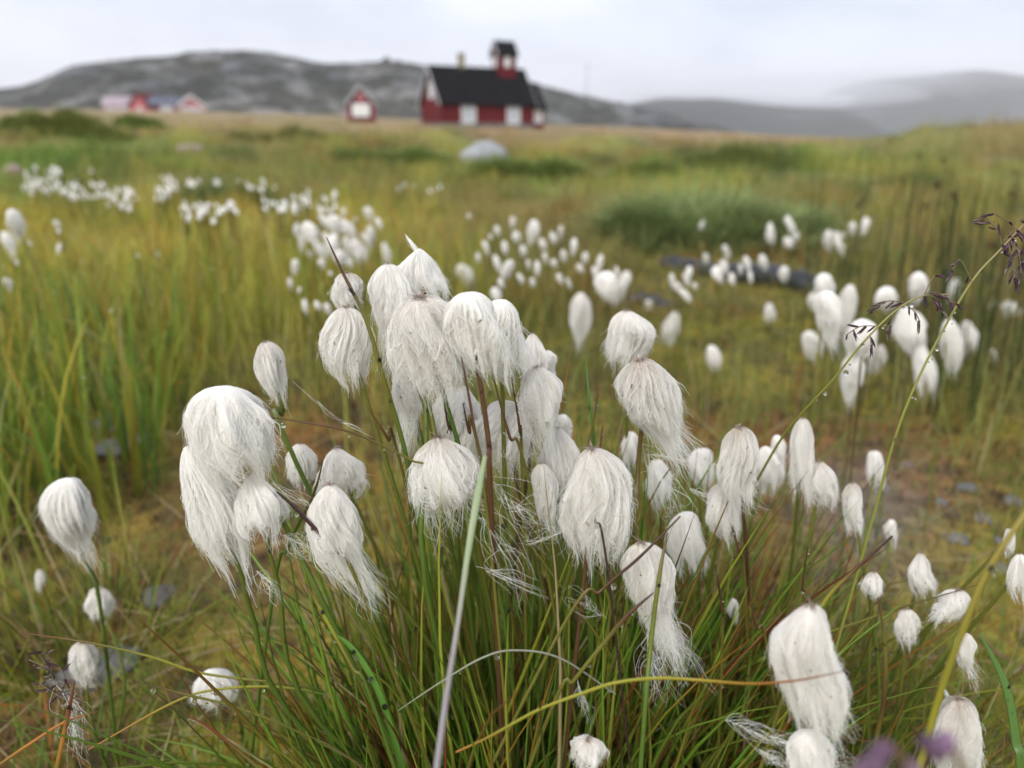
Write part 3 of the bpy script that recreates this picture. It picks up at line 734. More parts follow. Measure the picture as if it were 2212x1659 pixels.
def cotton(tx, ty, bx, by, wpx, d, label, tus=0, lean=0.1, stemc=GRN, topc=OLV, group='cotton grass of the near tussock', n=None, stem_px=None, **kw):
    """one cotton grass plant: crown pixel, lower-end pixel, width in pixels, depth"""
    w = wpx / FPX * d * (0.84 if wpx > 110 else 0.95)
    hpx = math.hypot(tx - bx, ty - by)
    seed = int(tx * 31 + ty * 17) % 100000
    R = np.random.default_rng(seed)
    lean = lean + 0.22
    d_top = d - lean * hpx / FPX * d
    T = at(tx, ty + 2, d_top); B = at(bx, by, d); B = T + (B - T) * 0.86
    M, h = frame_from(T, B)
    C = (T * 0.55 + B * 0.45)
    if tus is None: bxy = C[:2] + R.normal(0, 0.012, 2)
    else: bxy = TUSS[tus] + (C[:2] - TUSS[tus]) * 0.28 + R.normal(0, 0.012, 2)
    base = np.array((bxy[0], bxy[1], tz(*bxy) - 0.01))
    e = tag(empty('cotton_grass', base), label, 'cotton grass', group, 'thing')
    (v, f, c), (P, rd, cs) = head_geo(seed, w, h, int(n or 1700 * (w / 0.024) * (h / 0.032)) + 450, 0.000078, **{**dict(corek=.10), **kw})
    head = obj('cotton_head', make_mesh('cotton_head', v, f, M_CORE, c), e)
    head.matrix_basis = Matrix.Translation(Vector(-base)) @ M
    obj('fibre_strands', hair('fibre_strands', P, rd, cs, M_COTTON), head)
    ns = int(3 + 14 * (kw.get('crown', .4) > .3) * R.random() + (14 if wpx > 145 and d < .25 else 0)); ii = R.integers(0, len(P) * 3 // 4, ns); jj = R.integers(2, 8, ns)
    sp_ = P[ii, jj] * np.array((1.03, 1.03, 1)); sc0 = pick(R, ns, ((0.10, 0.05, 0.03), (0.05, 0.035, 0.03), (0.16, 0.10, 0.06)), (.4, .35, .25))
    qv, qf, qc = blades(sp_, R.uniform(0, 6.28, ns), R.uniform(0.0007, 0.0022, ns), R.uniform(1.6, 3.0, ns), np.zeros(ns), R.uniform(0.0003, 0.0006, ns), sc0, sc0, sc0, S=3, tube=True)
    obj('seeds', make_mesh('seeds', qv, qf, M_LEAF, qc), head)
    if kw.get('crown', 0.4) > 0.2:
        sv, sf, scol = scales_geo(seed, w, int(8 + 40 * kw.get('crown', 0.4)))
        obj('seed_scales', make_mesh('seed_scales', sv, sf, M_LEAF, scol), head)
    if stem_px: pts = [base] + [at(x, y, dd) for x, y, dd in stem_px] + [C]
    else:
        mid = base * 0.45 + C * 0.55 + np.array((R.normal(0, 0.006), R.normal(0, 0.006), 0)); mid[:2] += (C[:2] - base[:2]) * -0.12
        pts = [base, mid, B * 0.92 + C * 0.08 if abs(tx - bx) < hpx * .5 else (mid + C) / 2, C]
        pts = [base, mid, C]
    add_stem(e, base, pts, 0.0012, 0.0009, stemc, topc)
    STEM_PATHS.append(smooth_path(pts, 30))
    return e

NEAR = [
 # crown, lower end, width, depth, label, options
 (905, 642, 948, 842, 188, .300, 'largest creamy head in the middle of the tussock bouquet', dict(crown=.5, br=1.02, sm=.55, pt=.42, lean=.35, topc=GRN, shag=.18)),
 (1005, 630, 1035, 806, 124, .272, 'translucent slightly blurred head on a brown stem, front of the bouquet', dict(crown=.15, sm=.35, br=.75, bend=.25, lean=.1, stemc=BRN, topc=BRN, shag=.3, stem_px=[(1062, 1120, .285), (1055, 950, .275)])),
 (1078, 645, 1090, 815, 104, .305, 'rounded head at the right edge of the bouquet, half behind another', dict(crown=.2, sm=.5, br=.85, bend=.15, shag=.22)),
 (905, 535, 918, 655, 118, .330, 'topmost head of the bouquet with a wind-blown peak', dict(crown=.15, pt=.85, sm=.72, br=1.0, lean=.0)),
 (838, 568, 848, 725, 84, .318, 'narrow leaning head left of the topmost peak', dict(crown=.3, sm=.45, br=.85, bend=.12, tail=(220, .035, -.1, .10), shag=.3)),
 (748, 587, 756, 672, 64, .345, 'small thin head with bare greenish middle behind the dark-tipped stem', dict(crown=1.0, sm=.4, br=.95)),
 (748, 662, 760, 842, 100, .305, 'oval wet head at the left side of the bouquet', dict(crown=.55, sm=.5, br=.72, lean=.15, shag=.2)),
 (572, 736, 603, 868, 62, .350, 'small lank head standing alone above the big left head', dict(crown=.75, sm=.35, br=.45, tail=(70, .012, .2, .1), stem_px=[(640, 1000, .345), (612, 890, .35)])),
 (478, 834, 512, 1042, 190, .283, 'biggest smooth white head at the left of the tussock', dict(crown=.1, sm=.52, br=.8, pt=.5, lean=.1, bend=.12, swirl=.25, stem_px=[(760, 1430, .31), (640, 1185, .295), (580, 1065, .287)])),
 (402, 962, 515, 1232, 92, .292, 'long drooping head hanging below the biggest left head', dict(crown=.15, pt=.75, sm=.7, br=.8, lean=.0, lobes=.1, stem_px=[(640, 1560, .33), (545, 1330, .305), (520, 1240, .295)])),
 (545, 1022, 575, 1165, 104, .288, 'short spreading head under the biggest left head, at its right', dict(crown=.1, pt=.7, sm=.75, br=.95, lean=.0, stem_px=[(690, 1560, .33), (600, 1260, .30)])),
 (712, 1046, 745, 1240, 118, .300, 'swirled lank head with long stringy ends below the biggest left head', dict(crown=.35, pt=.6, sm=.5, br=.7, swirl=1.2, tail=(320, .030, .45, .12), shag=.35)),
 (648, 957, 655, 1048, 58, .365, 'small head behind the left stems, beside a pointed one', dict(crown=.4, sm=.45, br=.85)),
 (727, 966, 740, 1078, 98, .355, 'pointed bell-shaped head behind the swirled lank head', dict(crown=.4, pt=.75, sm=.75, br=.95)),
 (945, 942, 962, 1100, 140, .308, 'flaring head split around its green stem below the bouquet', dict(crown=.8, pt=.7, sm=.8, br=.9, shag=.4, tail=(160, .02, .1, .25), stem_px=[(926, 1300, .31), (922, 1000, .302), (922, 860, .302)])),
 (1085, 864, 1095, 1005, 104, .330, 'loose woolly head among brown stems under the bouquet', dict(crown=.3, sm=.5, br=.8, swirl=1.5, shag=.4, tail=(120, .02, .1, .2), topc=BRN)),
 (1160, 791, 1172, 945, 92, .322, 'combed head with wisps trailing down, right below the bouquet', dict(crown=.45, pt=.55, sm=.5, br=.7, tail=(150, .025, .1, .12), shag=.35, topc=BRN)),
 (1148, 718, 1162, 812, 50, .375, 'narrow upright head between the bouquet and the lone oval head', dict(crown=.6, pt=.7, sm=.6, br=1.1)),
 (1178, 755, 1186, 820, 42, .385, 'small head leaning on the narrow upright one', dict(crown=.3, sm=.5, br=.9)),
 (985, 832, 990, 962, 92, .350, 'shaded head hidden behind the stems below the largest creamy head', dict(crown=.4, sm=.5, br=.85)),
 (880, 790, 885, 905, 70, .345, 'long wispy head between the oval head and the largest creamy head', dict(crown=.3, sm=.5, br=.7, tail=(200, .035, -.1, .12))),
 (1212, 893, 1222, 950, 38, .40, 'tiny head peeping out behind the combed head', dict(crown=.3, sm=.5, br=.9)),
 (1203, 922, 1208, 1075, 86, .350, 'dull white head behind the broad bell head', dict(crown=.3, pt=.6, sm=.6, br=.85)),
 (1170, 1000, 1180, 1130, 52, .340, 'slim shaded head deep among the stems under the combed head', dict(crown=.3, sm=.5, br=.7, tail=(80, .02, .3, .15))),
 (1280, 968, 1288, 1190, 156, .298, 'broad bell head with two dark stems crossing it', dict(crown=.55, pt=.5, sm=.6, br=.92, lean=.25, shag=.28, tail=(220, .02, .1, .22))),
 (1352, 669, 1352, 790, 92, .400, 'neat oval head standing highest right of the bouquet', dict(tus=1, crown=.45, pt=.6, sm=.55, br=.85, lean=.2, shag=.15)),
 (1383, 776, 1412, 955, 132, .328, 'wind-blown head with dark crown and fibres streaming right', dict(tus=1, crown=.9, sm=.45, br=.62, lean=.35, bend=.22, tail=(420, .034, .35, .16), shag=.5, stemc=OLV, topc=BRN, stem_px=[(1378, 1250, .335), (1378, 1020, .33)])),
 (1596, 922, 1600, 1080, 84, .350, 'lank head with dark crown on a slanting brown stem', dict(tus=1, crown=.95, pt=.5, sm=.45, br=.9, lean=.25, shag=.5, tail=(140, .02, .3, .25), stemc=BRN, topc=BRN)),
 (1562, 1042, 1572, 1162, 78, .370, 'ragged head tucked behind the stem of the lank one', dict(tus=1, crown=.6, sm=.5, br=.8, shag=.5)),
 (1385, 1171, 1410, 1350, 118, .300, 'shaggy head crossed by brown stems low in the tussock', dict(crown=.6, pt=.5, sm=.45, br=.62, lean=.25, swirl=.9, bend=.12, tail=(420, .040, .25, .22), shag=.5)),
 (1480, 1106, 1486, 1230, 74, .400, 'blurred white head behind the shaggy one', dict(tus=1, crown=.2, sm=.45, br=.85)),
 (1512, 966, 1516, 1052, 54, .46, 'small blurred head between the wind-blown and the lank head', dict(tus=1, crown=.3, sm=.45, br=.85)),
 (1652, 962, 1660, 1060, 56, .46, 'blurred head behind the lank one, forked top', dict(tus=1, crown=.2, pt=.7, sm=.6, br=.85)),
 (1678, 938, 1680, 1020, 30, .50, 'narrow blurred head right behind the forked one', dict(tus=1, crown=.1, sm=.5, br=.8)),
 (1735, 902, 1730, 1075, 44, .40, 'tall ragged head under the long slanting grass stalk', dict(tus=1, crown=.6, sm=.35, br=1.1, lobes=.12)),
 (1770, 995, 1778, 1092, 56, .40, 'head with flyaway right tip beside the tall ragged one', dict(tus=1, crown=.8, pt=.7, sm=.6, br=1.0, tail=(40, .012, .6, .1))),
 (1842, 1041, 1846, 1160, 42, .40, 'cylindrical head with dark streak on a lone stem at right', dict(tus=2, crown=1.0, sm=.35, br=.8)),
 (1887, 972, 1896, 1052, 34, .52, 'small blurred head with a trailing wisp above the red moss', dict(tus=2, crown=.3, sm=.4, br=.8, tail=(25, .018, .5, .1))),
 (1925, 1121, 1928, 1172, 24, .50, 'tiny blurred head right of the dark-streaked one', dict(tus=2, crown=.2, sm=.5, br=.8)),
 (1888, 1233, 1884, 1290, 40, .38, 'small dark-topped head behind a slanting stem at right', dict(tus=2, crown=.9, pt=.7, sm=.7, br=.9)),
 (1988, 1192, 1996, 1292, 46, .40, 'leaning wedge-shaped head at right above the grass', dict(tus=2, crown=.7, pt=.8, sm=.85, br=1.0)),
 (2068, 1272, 2050, 1340, 66, .37, 'hunched head half behind the thick olive stalk', dict(tus=2, crown=.6, sm=.5, br=1.0, bend=-.25)),
 (1958, 1314, 1962, 1390, 54, .38, 'squat pale head low at right under the hunched one', dict(tus=2, crown=.5, sm=.5, br=.95)),
 (2082, 1365, 2088, 1440, 40, .33, 'stringy dripping head behind the thick olive stalk', dict(tus=2, crown=.9, sm=.4, br=.8, shag=.5, tail=(60, .018, .3, .2))),
 (2202, 1195, 2202, 1290, 40, .36, 'head cut by the right picture edge', dict(tus=2, crown=.3, sm=.5, br=.8)),
 (2178, 1140, 2180, 1195, 22, .40, 'tiny hooked head at the right picture edge', dict(tus=2, crown=.5, sm=.5, br=.8)),
 (1750, 1306, 1762, 1565, 152, .236, 'big near head with brown specks at lower right', dict(tus=2, crown=.35, pt=.55, sm=.42, br=.95, lean=.15, swirl=.2, tail=(240, .022, .25, .2), shag=.3)),
 (1745, 1580, 1750, 1690, 90, .245, 'low ragged tuft directly under the big near head', dict(tus=2, crown=.2, sm=.5, br=1.1, shag=.7, tail=(160, .02, .3, .4))),
 (2070, 1508, 2068, 1680, 92, .275, 'bird-like head with a tuft of wool at the lower right corner', dict(tus=2, crown=.9, pt=.5, sm=.4, br=.95, lean=.3)),
 (1270, 1594, 1268, 1652, 68, .265, 'little speckled head at the bottom edge', dict(crown=.8, sm=.5, br=.9, lean=.3, shag=.5)),
 (150, 1032, 165, 1188, 112, .420, 'rounded head alone at the left with a dangling tail', dict(tus=None, crown=.15, pt=.5, sm=.5, br=.45, tail=(160, .030, .35, .05), group='single cotton grass at left', stem_px=[(215, 1300, .44), (180, 1200, .425)])),
 (213, 1269, 214, 1338, 50, .50, 'small egg-shaped head with a brown cap below the lone rounded one', dict(tus=None, crown=.9, sm=.5, br=.7, group='single cotton grass at left')),
 (178, 1387, 184, 1475, 54, .44, 'lank head behind the left grass flower', dict(tus=None, crown=.9, sm=.4, br=.5, tail=(50, .018, .3, .12), group='single cotton grass at left')),
 (455, 1444, 468, 1520, 84, .44, 'collapsed head lying low on the yellow moss', dict(tus=None, crown=.1, pt=.7, sm=.8, br=1.0, group='single cotton grass at left')),
 (1020, 905, 1026, 1000, 66, .345, 'half-hidden head just right of the brown main stem', dict(crown=.3, sm=.5, br=.8, shag=.5, tail=(60, .018, .1, .2))),
 (965, 855, 968, 960, 60, .36, 'dim head behind the green stems under the largest creamy head', dict(crown=.2, sm=.5, br=.8, shag=.5)),
 (1248, 1010, 1246, 1110, 50, .37, 'narrow head squeezed behind the left edge of the broad bell head', dict(crown=.3, sm=.5, br=.8, shag=.4)),
 (1362, 930, 1364, 1010, 34, .43, 'slip of a head behind the stem of the wind-blown one', dict(tus=1, crown=.2, sm=.5, br=.8)),
 (1420, 990, 1424, 1090, 50, .44, 'pale head seen through the streaming fibres of the wind-blown one', dict(tus=1, crown=.3, sm=.5, br=.85)),
 (1582, 1290, 1584, 1340, 26, .42, 'tiny head low behind the ragged one', dict(tus=1, crown=.3, sm=.5, br=.85)),
 (85, 1228, 88, 1275, 18, .55, 'tiny withered head at the far left', dict(tus=None, crown=1.0, sm=.4, br=.6, group='single cotton grass at left')),
]
for a in NEAR: cotton(*a[:7], **a[7])

# mid and far heads share a few shapes
VAR = []
for i in range(7):
    kw = [dict(sm=.5, br=.75, pt=.5), dict(sm=.4, br=.6, pt=.6, tail=(60, .02, .2, .15)), dict(sm=.55, br=.85, pt=.5), dict(sm=.6, br=.8, pt=.7), dict(sm=.45, br=.5, pt=.5, tail=(80, .028, -.1, .12)), dict(sm=.5, br=.9, pt=.55, lobes=.12), dict(sm=.45, br=.7, pt=.45)][i]
    (v, f, c), (P, rd, cs) = head_geo(500 + i, 0.026, 0.036, 620, 0.00017, crown=.35 if i % 2 else .1, shag=.8, npts=8, core_res=(30, 18), clump=.92, corek=.13, coreend=.72, bend=.15, **{**dict(lobes=.15), **kw})
    VAR.append((make_mesh('cotton_head', v, f, M_CORE, c), hair('fibre_strands', P, rd, cs, M_COTTON)))
STEMS = []
for i in range(5):
    R = np.random.default_rng(60 + i); b_ = R.normal(0, 0.02, 2); u = np.linspace(0, 1, 9)
    P = np.stack([b_[0] * u ** 2, b_[1] * u ** 2, u], -1)
    v, f, c = tube(P, 0.0009, lerp3(np.broadcast_to(np.array(GRN), (9, 3)), np.array(OLV if i % 2 else BRN), u), 5)
    STEMS.append((make_mesh('stem', v, f, M_LEAF, c), b_))

def mid_cotton(px, py, d, w, h, label, group, seed, fibres=True):
    """crown at pixel, head w x h metres"""
    R = np.random.default_rng(seed); T = at(px, py, d)
    m, hf = VAR[int(R.integers(0, 7))]; st, off = STEMS[int(R.integers(0, 5))]
    g = tz(T[0], T[1]); hs = max(0.05, T[2] - 0.4 * h - g)
    e = tag(empty('cotton_grass', (T[0] - off[0], T[1] - off[1], g)), label, 'cotton grass', group, 'thing')
    s = obj('stem', st, e); s.scale = (1, 1, hs)
    o = obj('cotton_head', m, e); tl = R.normal(0, 0.2, 2); tl[1] -= 0.12
    o.matrix_basis = Matrix.Translation((off[0], off[1], T[2] - g)) @ Matrix.Rotation(tl[0], 4, 'X') @ Matrix.Rotation(tl[1], 4, 'Y') @ Matrix.Rotation(R.normal(0, 1.0), 4, 'Z') @ Matrix.Diagonal((w / 0.026 * R.uniform(.8, 1.25), w / 0.026, h / 0.036 * R.uniform(.85, 1.2), 1))
    if fibres: obj('fibre_strands', hf, o)
    return e

G1 = 'cotton grass clump at right'
MID = [
 (1780, 590, 48, 55, 'rounded head at the top left of the right clump'), (1782, 628, 72, 112, 'largest long head of the right clump'),
 (1838, 614, 46, 88, 'tall head second from the left in the right clump'), (1746, 715, 42, 62, 'egg-shaped head at the lower left of the right clump'),
 (1912, 620, 50, 60, 'head behind the nodding grass flower in the right clump'), (1985, 588, 52, 66, 'highest head at the right of the right clump'),
 (1868, 690, 78, 90, 'wide head in the middle of the right clump'), (1950, 662, 62, 100, 'head below the nodding grass flower in the right clump'),
 (1848, 770, 60, 85, 'ragged stringy head hanging lowest in the right clump'), (2050, 690, 58, 96, 'long head right of the slanting stalk beside the right clump'),
 (2088, 692, 38, 56, 'smaller head at the right of the long one beyond the slanting stalk'), (1990, 745, 42, 92, 'drooping head on a bent straw at the lower right of the clump'),
 (1905, 745, 40, 70, 'stringy head below the wide one in the right clump'), (1755, 632, 30, 40, 'small head peeping out left of the largest long head'),
 (2068, 600, 26, 48, 'slender head among the rushes right of the clump'), (2145, 648, 22, 42, 'left one of two small heads near the right edge'),
 (2180, 650, 30, 36, 'right one of two small heads near the right edge'), (2140, 755, 33, 36, 'round little head alone near the right edge'),
 (1663, 655, 28, 30, 'round small head between the black log and the right clump'), (1535, 746, 38, 50, 'round head alone right of the neat oval one'),
 (1460, 672, 35, 66, 'tall head alone above the round lone head'), (1255, 632, 42, 92, 'pear-shaped blurred head left of the neat oval one'),
 (1310, 586, 46, 70, 'egg-shaped blurred head above the neat oval one'), (1355, 585, 30, 45, 'small head right of the egg-shaped blurred one'),
 (1400, 648, 22, 32, 'tiny head between the neat oval head and the dark stick'), (993, 571, 28, 46, 'small oval blurred head right of the topmost peak'),
 (22, 452, 40, 62, 'large blurred head at the left edge above the sedge'), (8, 500, 30, 50, 'head cut by the left edge below the large blurred one'),
]
for i, (x, y, w, h, lab) in enumerate(MID):
    d = min(0.0265 * FPX / w, 1.75) if w > 24 else 1.75 - (24 - w) * .01
    mid_cotton(x, y, d, w / FPX * d * 0.84, h / FPX * d * 0.95, lab, G1 if x > 1700 else 'scattered cotton grass behind the tussock', 900 + i)

FAR = []
def far_tuft(px, py, d, w, h, seed):
    R = np.random.default_rng(seed); T = at(px, py, d); me = VAR[int(R.integers(0, 7))][0]; g = tz(T[0], T[1]); tl = R.normal(0, 0.2, 2)
    v = np.empty(len(me.vertices) * 3); me.vertices.foreach_get('co', v); v = v.reshape(-1, 3)
    f = np.empty(len(me.polygons) * 4, int); me.loops.foreach_get('vertex_index', f); f = f.reshape(-1, 4)
    M = np.array((Matrix.Rotation(tl[0], 3, 'X') @ Matrix.Rotation(tl[1] - .12, 3, 'Y') @ Matrix.Diagonal((w / 0.022, w / 0.022, h / 0.030))))
    FAR.append((v @ M.T + T, f, np.broadcast_to(CREAM, v.shape)))
    P = np.array([(T[0], T[1], g - .01), (T[0] + R.normal(0, .01), T[1], (g + T[2]) / 2), (T[0], T[1], T[2] - 0.4 * h)])
    FAR.append(tube(smooth_path(P, 6), 0.0011, np.array(OLV) * 0.8, 4))

def cluster(pts, size, label, group, seed, ranked=False, joined=False):
    R = np.random.default_rng(seed); xs = [q[0] for q in pts]
    for i, q in enumerate(pts):
        x, y = q[:2]; s = (q[2] if len(q) > 2 else size) * R.uniform(0.62, 1.1) * 0.72
        d = 0.020 * FPX / s
        T = at(x, y, d); g = tz(T[0], T[1])
        if T[2] - g < 0.16 or T[2] - g > 0.36:
            d = ground_hit(x, y, 0.22 if T[2] - g > 0.36 else 0.17)
        w = s / FPX * d
        if joined: far_tuft(x, y, d, w, w * R.uniform(1.5, 2.3), seed * 100 + i); continue
        mid_cotton(x, y, d, w, w * R.uniform(1.5, 2.3), label + ', ' + which(i, xs) if ranked else label, group, seed * 100 + i, fibres=s > 9)

def scatter(boxes, seed):
    R = np.random.default_rng(seed); out = []
    for x0, x1, y0, y1, k in boxes:
        for _ in range(k): 
            u = R.random(); out.append((R.uniform(x0, x1), y0 + (y1 - y0) * R.random()))
    return out
cluster([(640, 480, 30), (660, 478, 46), (690, 463, 28), (705, 468, 28), (722, 464, 30), (738, 475, 28), (755, 480, 26), (700, 500, 32), (722, 505, 34), (745, 512, 30), (765, 515, 30), (680, 520, 30), (800, 487, 36), (830, 523, 36), (792, 446, 20), (640, 560, 24), (657, 645, 22), (682, 650, 20), (705, 655, 22), (730, 540, 26), (775, 540, 26), (625, 600, 18), (650, 505, 18), (668, 540, 20), (712, 450, 18), (742, 448, 16), (768, 470, 18), (815, 470, 16), (690, 560, 20), (712, 585, 18), (648, 620, 16), (755, 560, 18), (780, 505, 20)], 28, 'blurred cotton head in the white patch behind the bouquet', 'blurred cotton behind the bouquet', 11, True)
cluster([(1045, 520), (1073, 487), (1108, 468), (1114, 500), (1155, 475, 26), (1170, 515, 28), (1176, 545), (1212, 487), (1240, 515), (1215, 540, 26), (1068, 550), (1105, 562), (1120, 590), (1160, 563), (1250, 570), (1283, 575), (1067, 620, 24), (1012, 460, 14), (1090, 575), (1195, 560), (1030, 545, 16), (1058, 505, 16), (1088, 520, 18), (1130, 530, 18), (1140, 560, 16), (1190, 500, 16), (1225, 600, 18), (1265, 545, 16), (1300, 550, 18), (1150, 600, 16), (1080, 600, 16), (1330, 575, 16), (1205, 590, 16)], 21, 'blurred cotton head in brown grass right of the topmost peak', 'blurred cotton above the bouquet', 12, True)
cluster([(1663, 480, 24), (1700, 466, 26), (1722, 500, 22), (1695, 512, 24), (1790, 497, 20), (1805, 500, 22), (1820, 503, 20), (1808, 515, 20), (1843, 480, 24), (1873, 470, 22), (1520, 475, 18)], 22, 'blurred cotton head on the green bank behind the log', 'blurred cotton on the right bank', 13, True)
cluster([(1525, 548), (1565, 528), (1610, 552), (1645, 550), (1478, 590), (1470, 625, 24), (1545, 575, 24), (1580, 590), (1620, 585), (1695, 575), (1450, 590), (1490, 575), (1460, 610), (1600, 570), (1500, 610), (1560, 560)], 20, 'blurred cotton head around the black log', 'blurred cotton round the log', 14, True)
cluster(scatter([(48, 135, 356, 415, 34), (125, 225, 388, 425, 30), (215, 305, 395, 430, 18), (230, 290, 420, 445, 12)], 3), 11.5, 'tiny blurred cotton head in the dense white band at far left', 'far cotton band at left', 15)
cluster(scatter([(330, 382, 372, 405, 14), (385, 470, 380, 395, 8), (335, 375, 405, 430, 8), (195, 200, 363, 366, 1), (505, 600, 385, 405, 9)], 4), 9.5, 'tiny blurred cotton head between the white band and the dark tussock', 'far cotton beyond the dark tussock', 16, joined=True)
cluster(scatter([(393, 508, 432, 456, 26), (395, 470, 450, 475, 8)], 5), 12, 'tiny blurred cotton head in front of the dark tussock at left', 'far cotton before the dark tussock', 17, joined=True)
cluster(scatter([(560, 725, 420, 450, 30), (640, 725, 405, 430, 8)], 6), 11, 'tiny blurred cotton head right of the dark tussock', 'far cotton right of the dark tussock', 18, joined=True)
cluster([(860, 402), (893, 398), (940, 404), (950, 398), (1010, 463), (925, 407), (873, 396)], 9, 'tiny far cotton head in green grass before the boulder', 'far cotton in the middle', 19, True)
cluster([(118, 475, 18), (130, 525, 22), (125, 495, 14), (35, 560, 18), (12, 600, 20), (340, 545, 10), (295, 548, 10), (60, 520, 14)], 16, 'blurred cotton head among the yellow sedge', 'cotton among the yellow sedge', 20, True)

v, f, c = join(FAR)
tag(obj('far_cotton', make_mesh('far_cotton', v, f, M_CORE, c)), 'sprinkling of tiny white cotton heads round the far dark tussock', 'cotton grass', kind='stuff')

# ------------------------------------------------------------------ grass, sedge, moss (stuff)
def ring(n, r0, r1, a0, a1, R, logr=True):
    r = np.exp(R.uniform(math.log(r0), math.log(r1), n)) if logr else np.sqrt(R.uniform(r0 * r0, r1 * r1, n))
    a = np.radians(R.uniform(a0, a1, n)); x = np.sin(a) * r; y = np.cos(a) * r
    return np.stack([x, y, terrain(x, y) - 0.004], -1), r, a

def stuff(name, parts, mat, label, cat):
    v, f, c = join(parts)
    return tag(obj(name, make_mesh(name, v, f, mat, np.clip(c, 0.002, 1))), label, cat, kind='stuff')

R = np.random.default_rng(101)
G1c, G2c, G3c = (0.065, 0.125, 0.014), (0.105, 0.165, 0.020), (0.165, 0.18, 0.024)
RB, RBD, ORG, STRAW = (0.115, 0.034, 0.014), (0.040, 0.016, 0.014), (0.26, 0.10, 0.02), (0.30, 0.24, 0.12)

OR2_ = (0.20, 0.09, 0.025)
def tussock(cx, cy, n, rad, l0, l1, R, wid=(0.0014, 0.0030), spread=0.5, cols=(G1c, G2c, G3c), p=(.4, .36, .24), red=0.5):
    a = R.uniform(0, 2 * math.pi, n); q = rad * np.sqrt(R.random(n))
    x = cx + np.cos(a) * q; y = cy + np.sin(a) * q
    base = np.stack([x, y, terrain(x, y) - 0.006], -1)
    L = R.uniform(l0, l1, n) * (1.1 - 0.35 * R.random(n))
    lean = np.abs(R.normal(0.06, 0.16, n)) + spread * (q / rad) * R.uniform(0.3, 1.0, n)
    c0 = pick(R, n, cols, p); c1 = c0 * R.uniform(0.9, 1.25, (n, 1))
    isr = R.random(n) < red
    c2 = np.where(isr[:, None], pick(R, n, (RB, RBD, ORG), (.55, .33, .12)), c1 * 1.05)
    dead = R.random(n) < 0.11; c0[dead] = pick(R, dead.sum(), (STRAW, RB, OR2_), (.35, .45, .2)); c1[dead] = c0[dead]; c2[dead] = c0[dead] * .8
    return blades(base, a + R.normal(0, 0.9, n), L, lean, R.normal(0.15, 0.35, n), R.uniform(*wid, n), c0, c1, c2, S=7, tube=True, tippow=3.5, kink=0.02)

stuff('sedge_leaves', [tussock(0.005, 0.335, 820, 0.085, 0.10, 0.26, R, spread=0.32), tussock(0.02, 0.325, 560, 0.11, 0.06, 0.19, R, spread=0.6),
                       tussock(-0.02, 0.30, 260, 0.05, 0.10, 0.20, R, spread=0.8)],
      M_LEAF, 'dense green sedge leaves with red-brown tips in the central tussock', 'sedge')
stuff('sedge_leaves', [tussock(0.115, 0.415, 420, 0.06, 0.10, 0.22, R, (0.0009, 0.0016), 0.5, (G2c, G3c, OLV), (.4, .35, .25), .5),
                       tussock(0.20, 0.36, 400, 0.085, 0.06, 0.15, R, (0.0009, 0.0016), 0.7, (G2c, G3c, OLV), (.4, .35, .25), .55),
                       tussock(0.13, 0.33, 350, 0.06, 0.07, 0.17, R, (0.0009, 0.0016), 0.7, (G2c, G3c, OLV), (.4, .35, .25), .5),
                       tussock(0.27, 0.42, 120, 0.08, 0.05, 0.11, R, (0.0009, 0.0014), 0.8, (G2c, G3c, OLV), (.3, .4, .3), .5)],
      M_LEAF, 'thin olive sedge leaves with dark tips right of the central tussock', 'sedge')
stuff('sedge_leaves', [tussock(-0.13, 0.33, 130, 0.07, 0.04, 0.11, R, (0.0009, 0.0016), 0.8, red=.5), tussock(-0.24, 0.36, 110, 0.08, 0.03, 0.09, R, (0.0009, 0.0015), 0.8, red=.5), tussock(-0.17, 0.45, 50, 0.10, 0.03, 0.08, R, (0.0009, 0.0015), 0.8),
                       tussock(-0.34, 0.52, 190, 0.08, 0.05, 0.11, R, (0.001, 0.0018), 0.7, (G1c, G3c, OLV), (.3, .4, .3), .4)],
      M_LEAF, 'sparse low sedge leaves over the yellow moss at lower left', 'sedge')

# short moss and turf on the near ground
n_ = 60000; b0, r, a = ring(n_, 0.33, 1.9, -50, 50, R, False)
gc = ground_color(b0[:, 0], b0[:, 1]); c = gc * R.uniform(0.3, 1.05, (n_, 1))
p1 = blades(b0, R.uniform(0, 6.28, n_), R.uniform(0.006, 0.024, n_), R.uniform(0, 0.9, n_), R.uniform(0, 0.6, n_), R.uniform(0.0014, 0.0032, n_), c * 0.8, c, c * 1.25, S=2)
n_ = 6500; b0, r, a = ring(n_, 0.36, 1.6, -48, 48, R, False); _az = np.degrees(a); kp = (fbm(b0[:, 0] * 7, b0[:, 1] * 7, 55, 3) > 0.47) & (R.random(n_) > 0.7 * (np.exp(-((_az + 19) / 10) ** 2) * np.exp(-((r - 0.78) / 0.22) ** 2) + np.exp(-((_az - 24) / 9) ** 2) * np.exp(-((r - 0.95) / 0.25) ** 2))); b0 = b0[kp]; n_ = len(b0)
c = pick(R, n_, ((0.085, 0.13, 0.02), (0.15, 0.16, 0.025), (0.21, 0.17, 0.04), (0.19, 0.09, 0.03)), (.35, .35, .2, .1))
p1b = blades(b0, R.uniform(0, 6.28, n_), R.uniform(0.015, 0.05, n_), np.abs(R.normal(0.3, 0.3, n_)), R.uniform(0, 0.9, n_), R.uniform(0.0009, 0.002, n_), c, c, c * 1.2, S=3)
stuff('moss', [p1, p1b], M_FIELD, 'yellow-green and rusty moss carpeting the wet ground', 'moss')

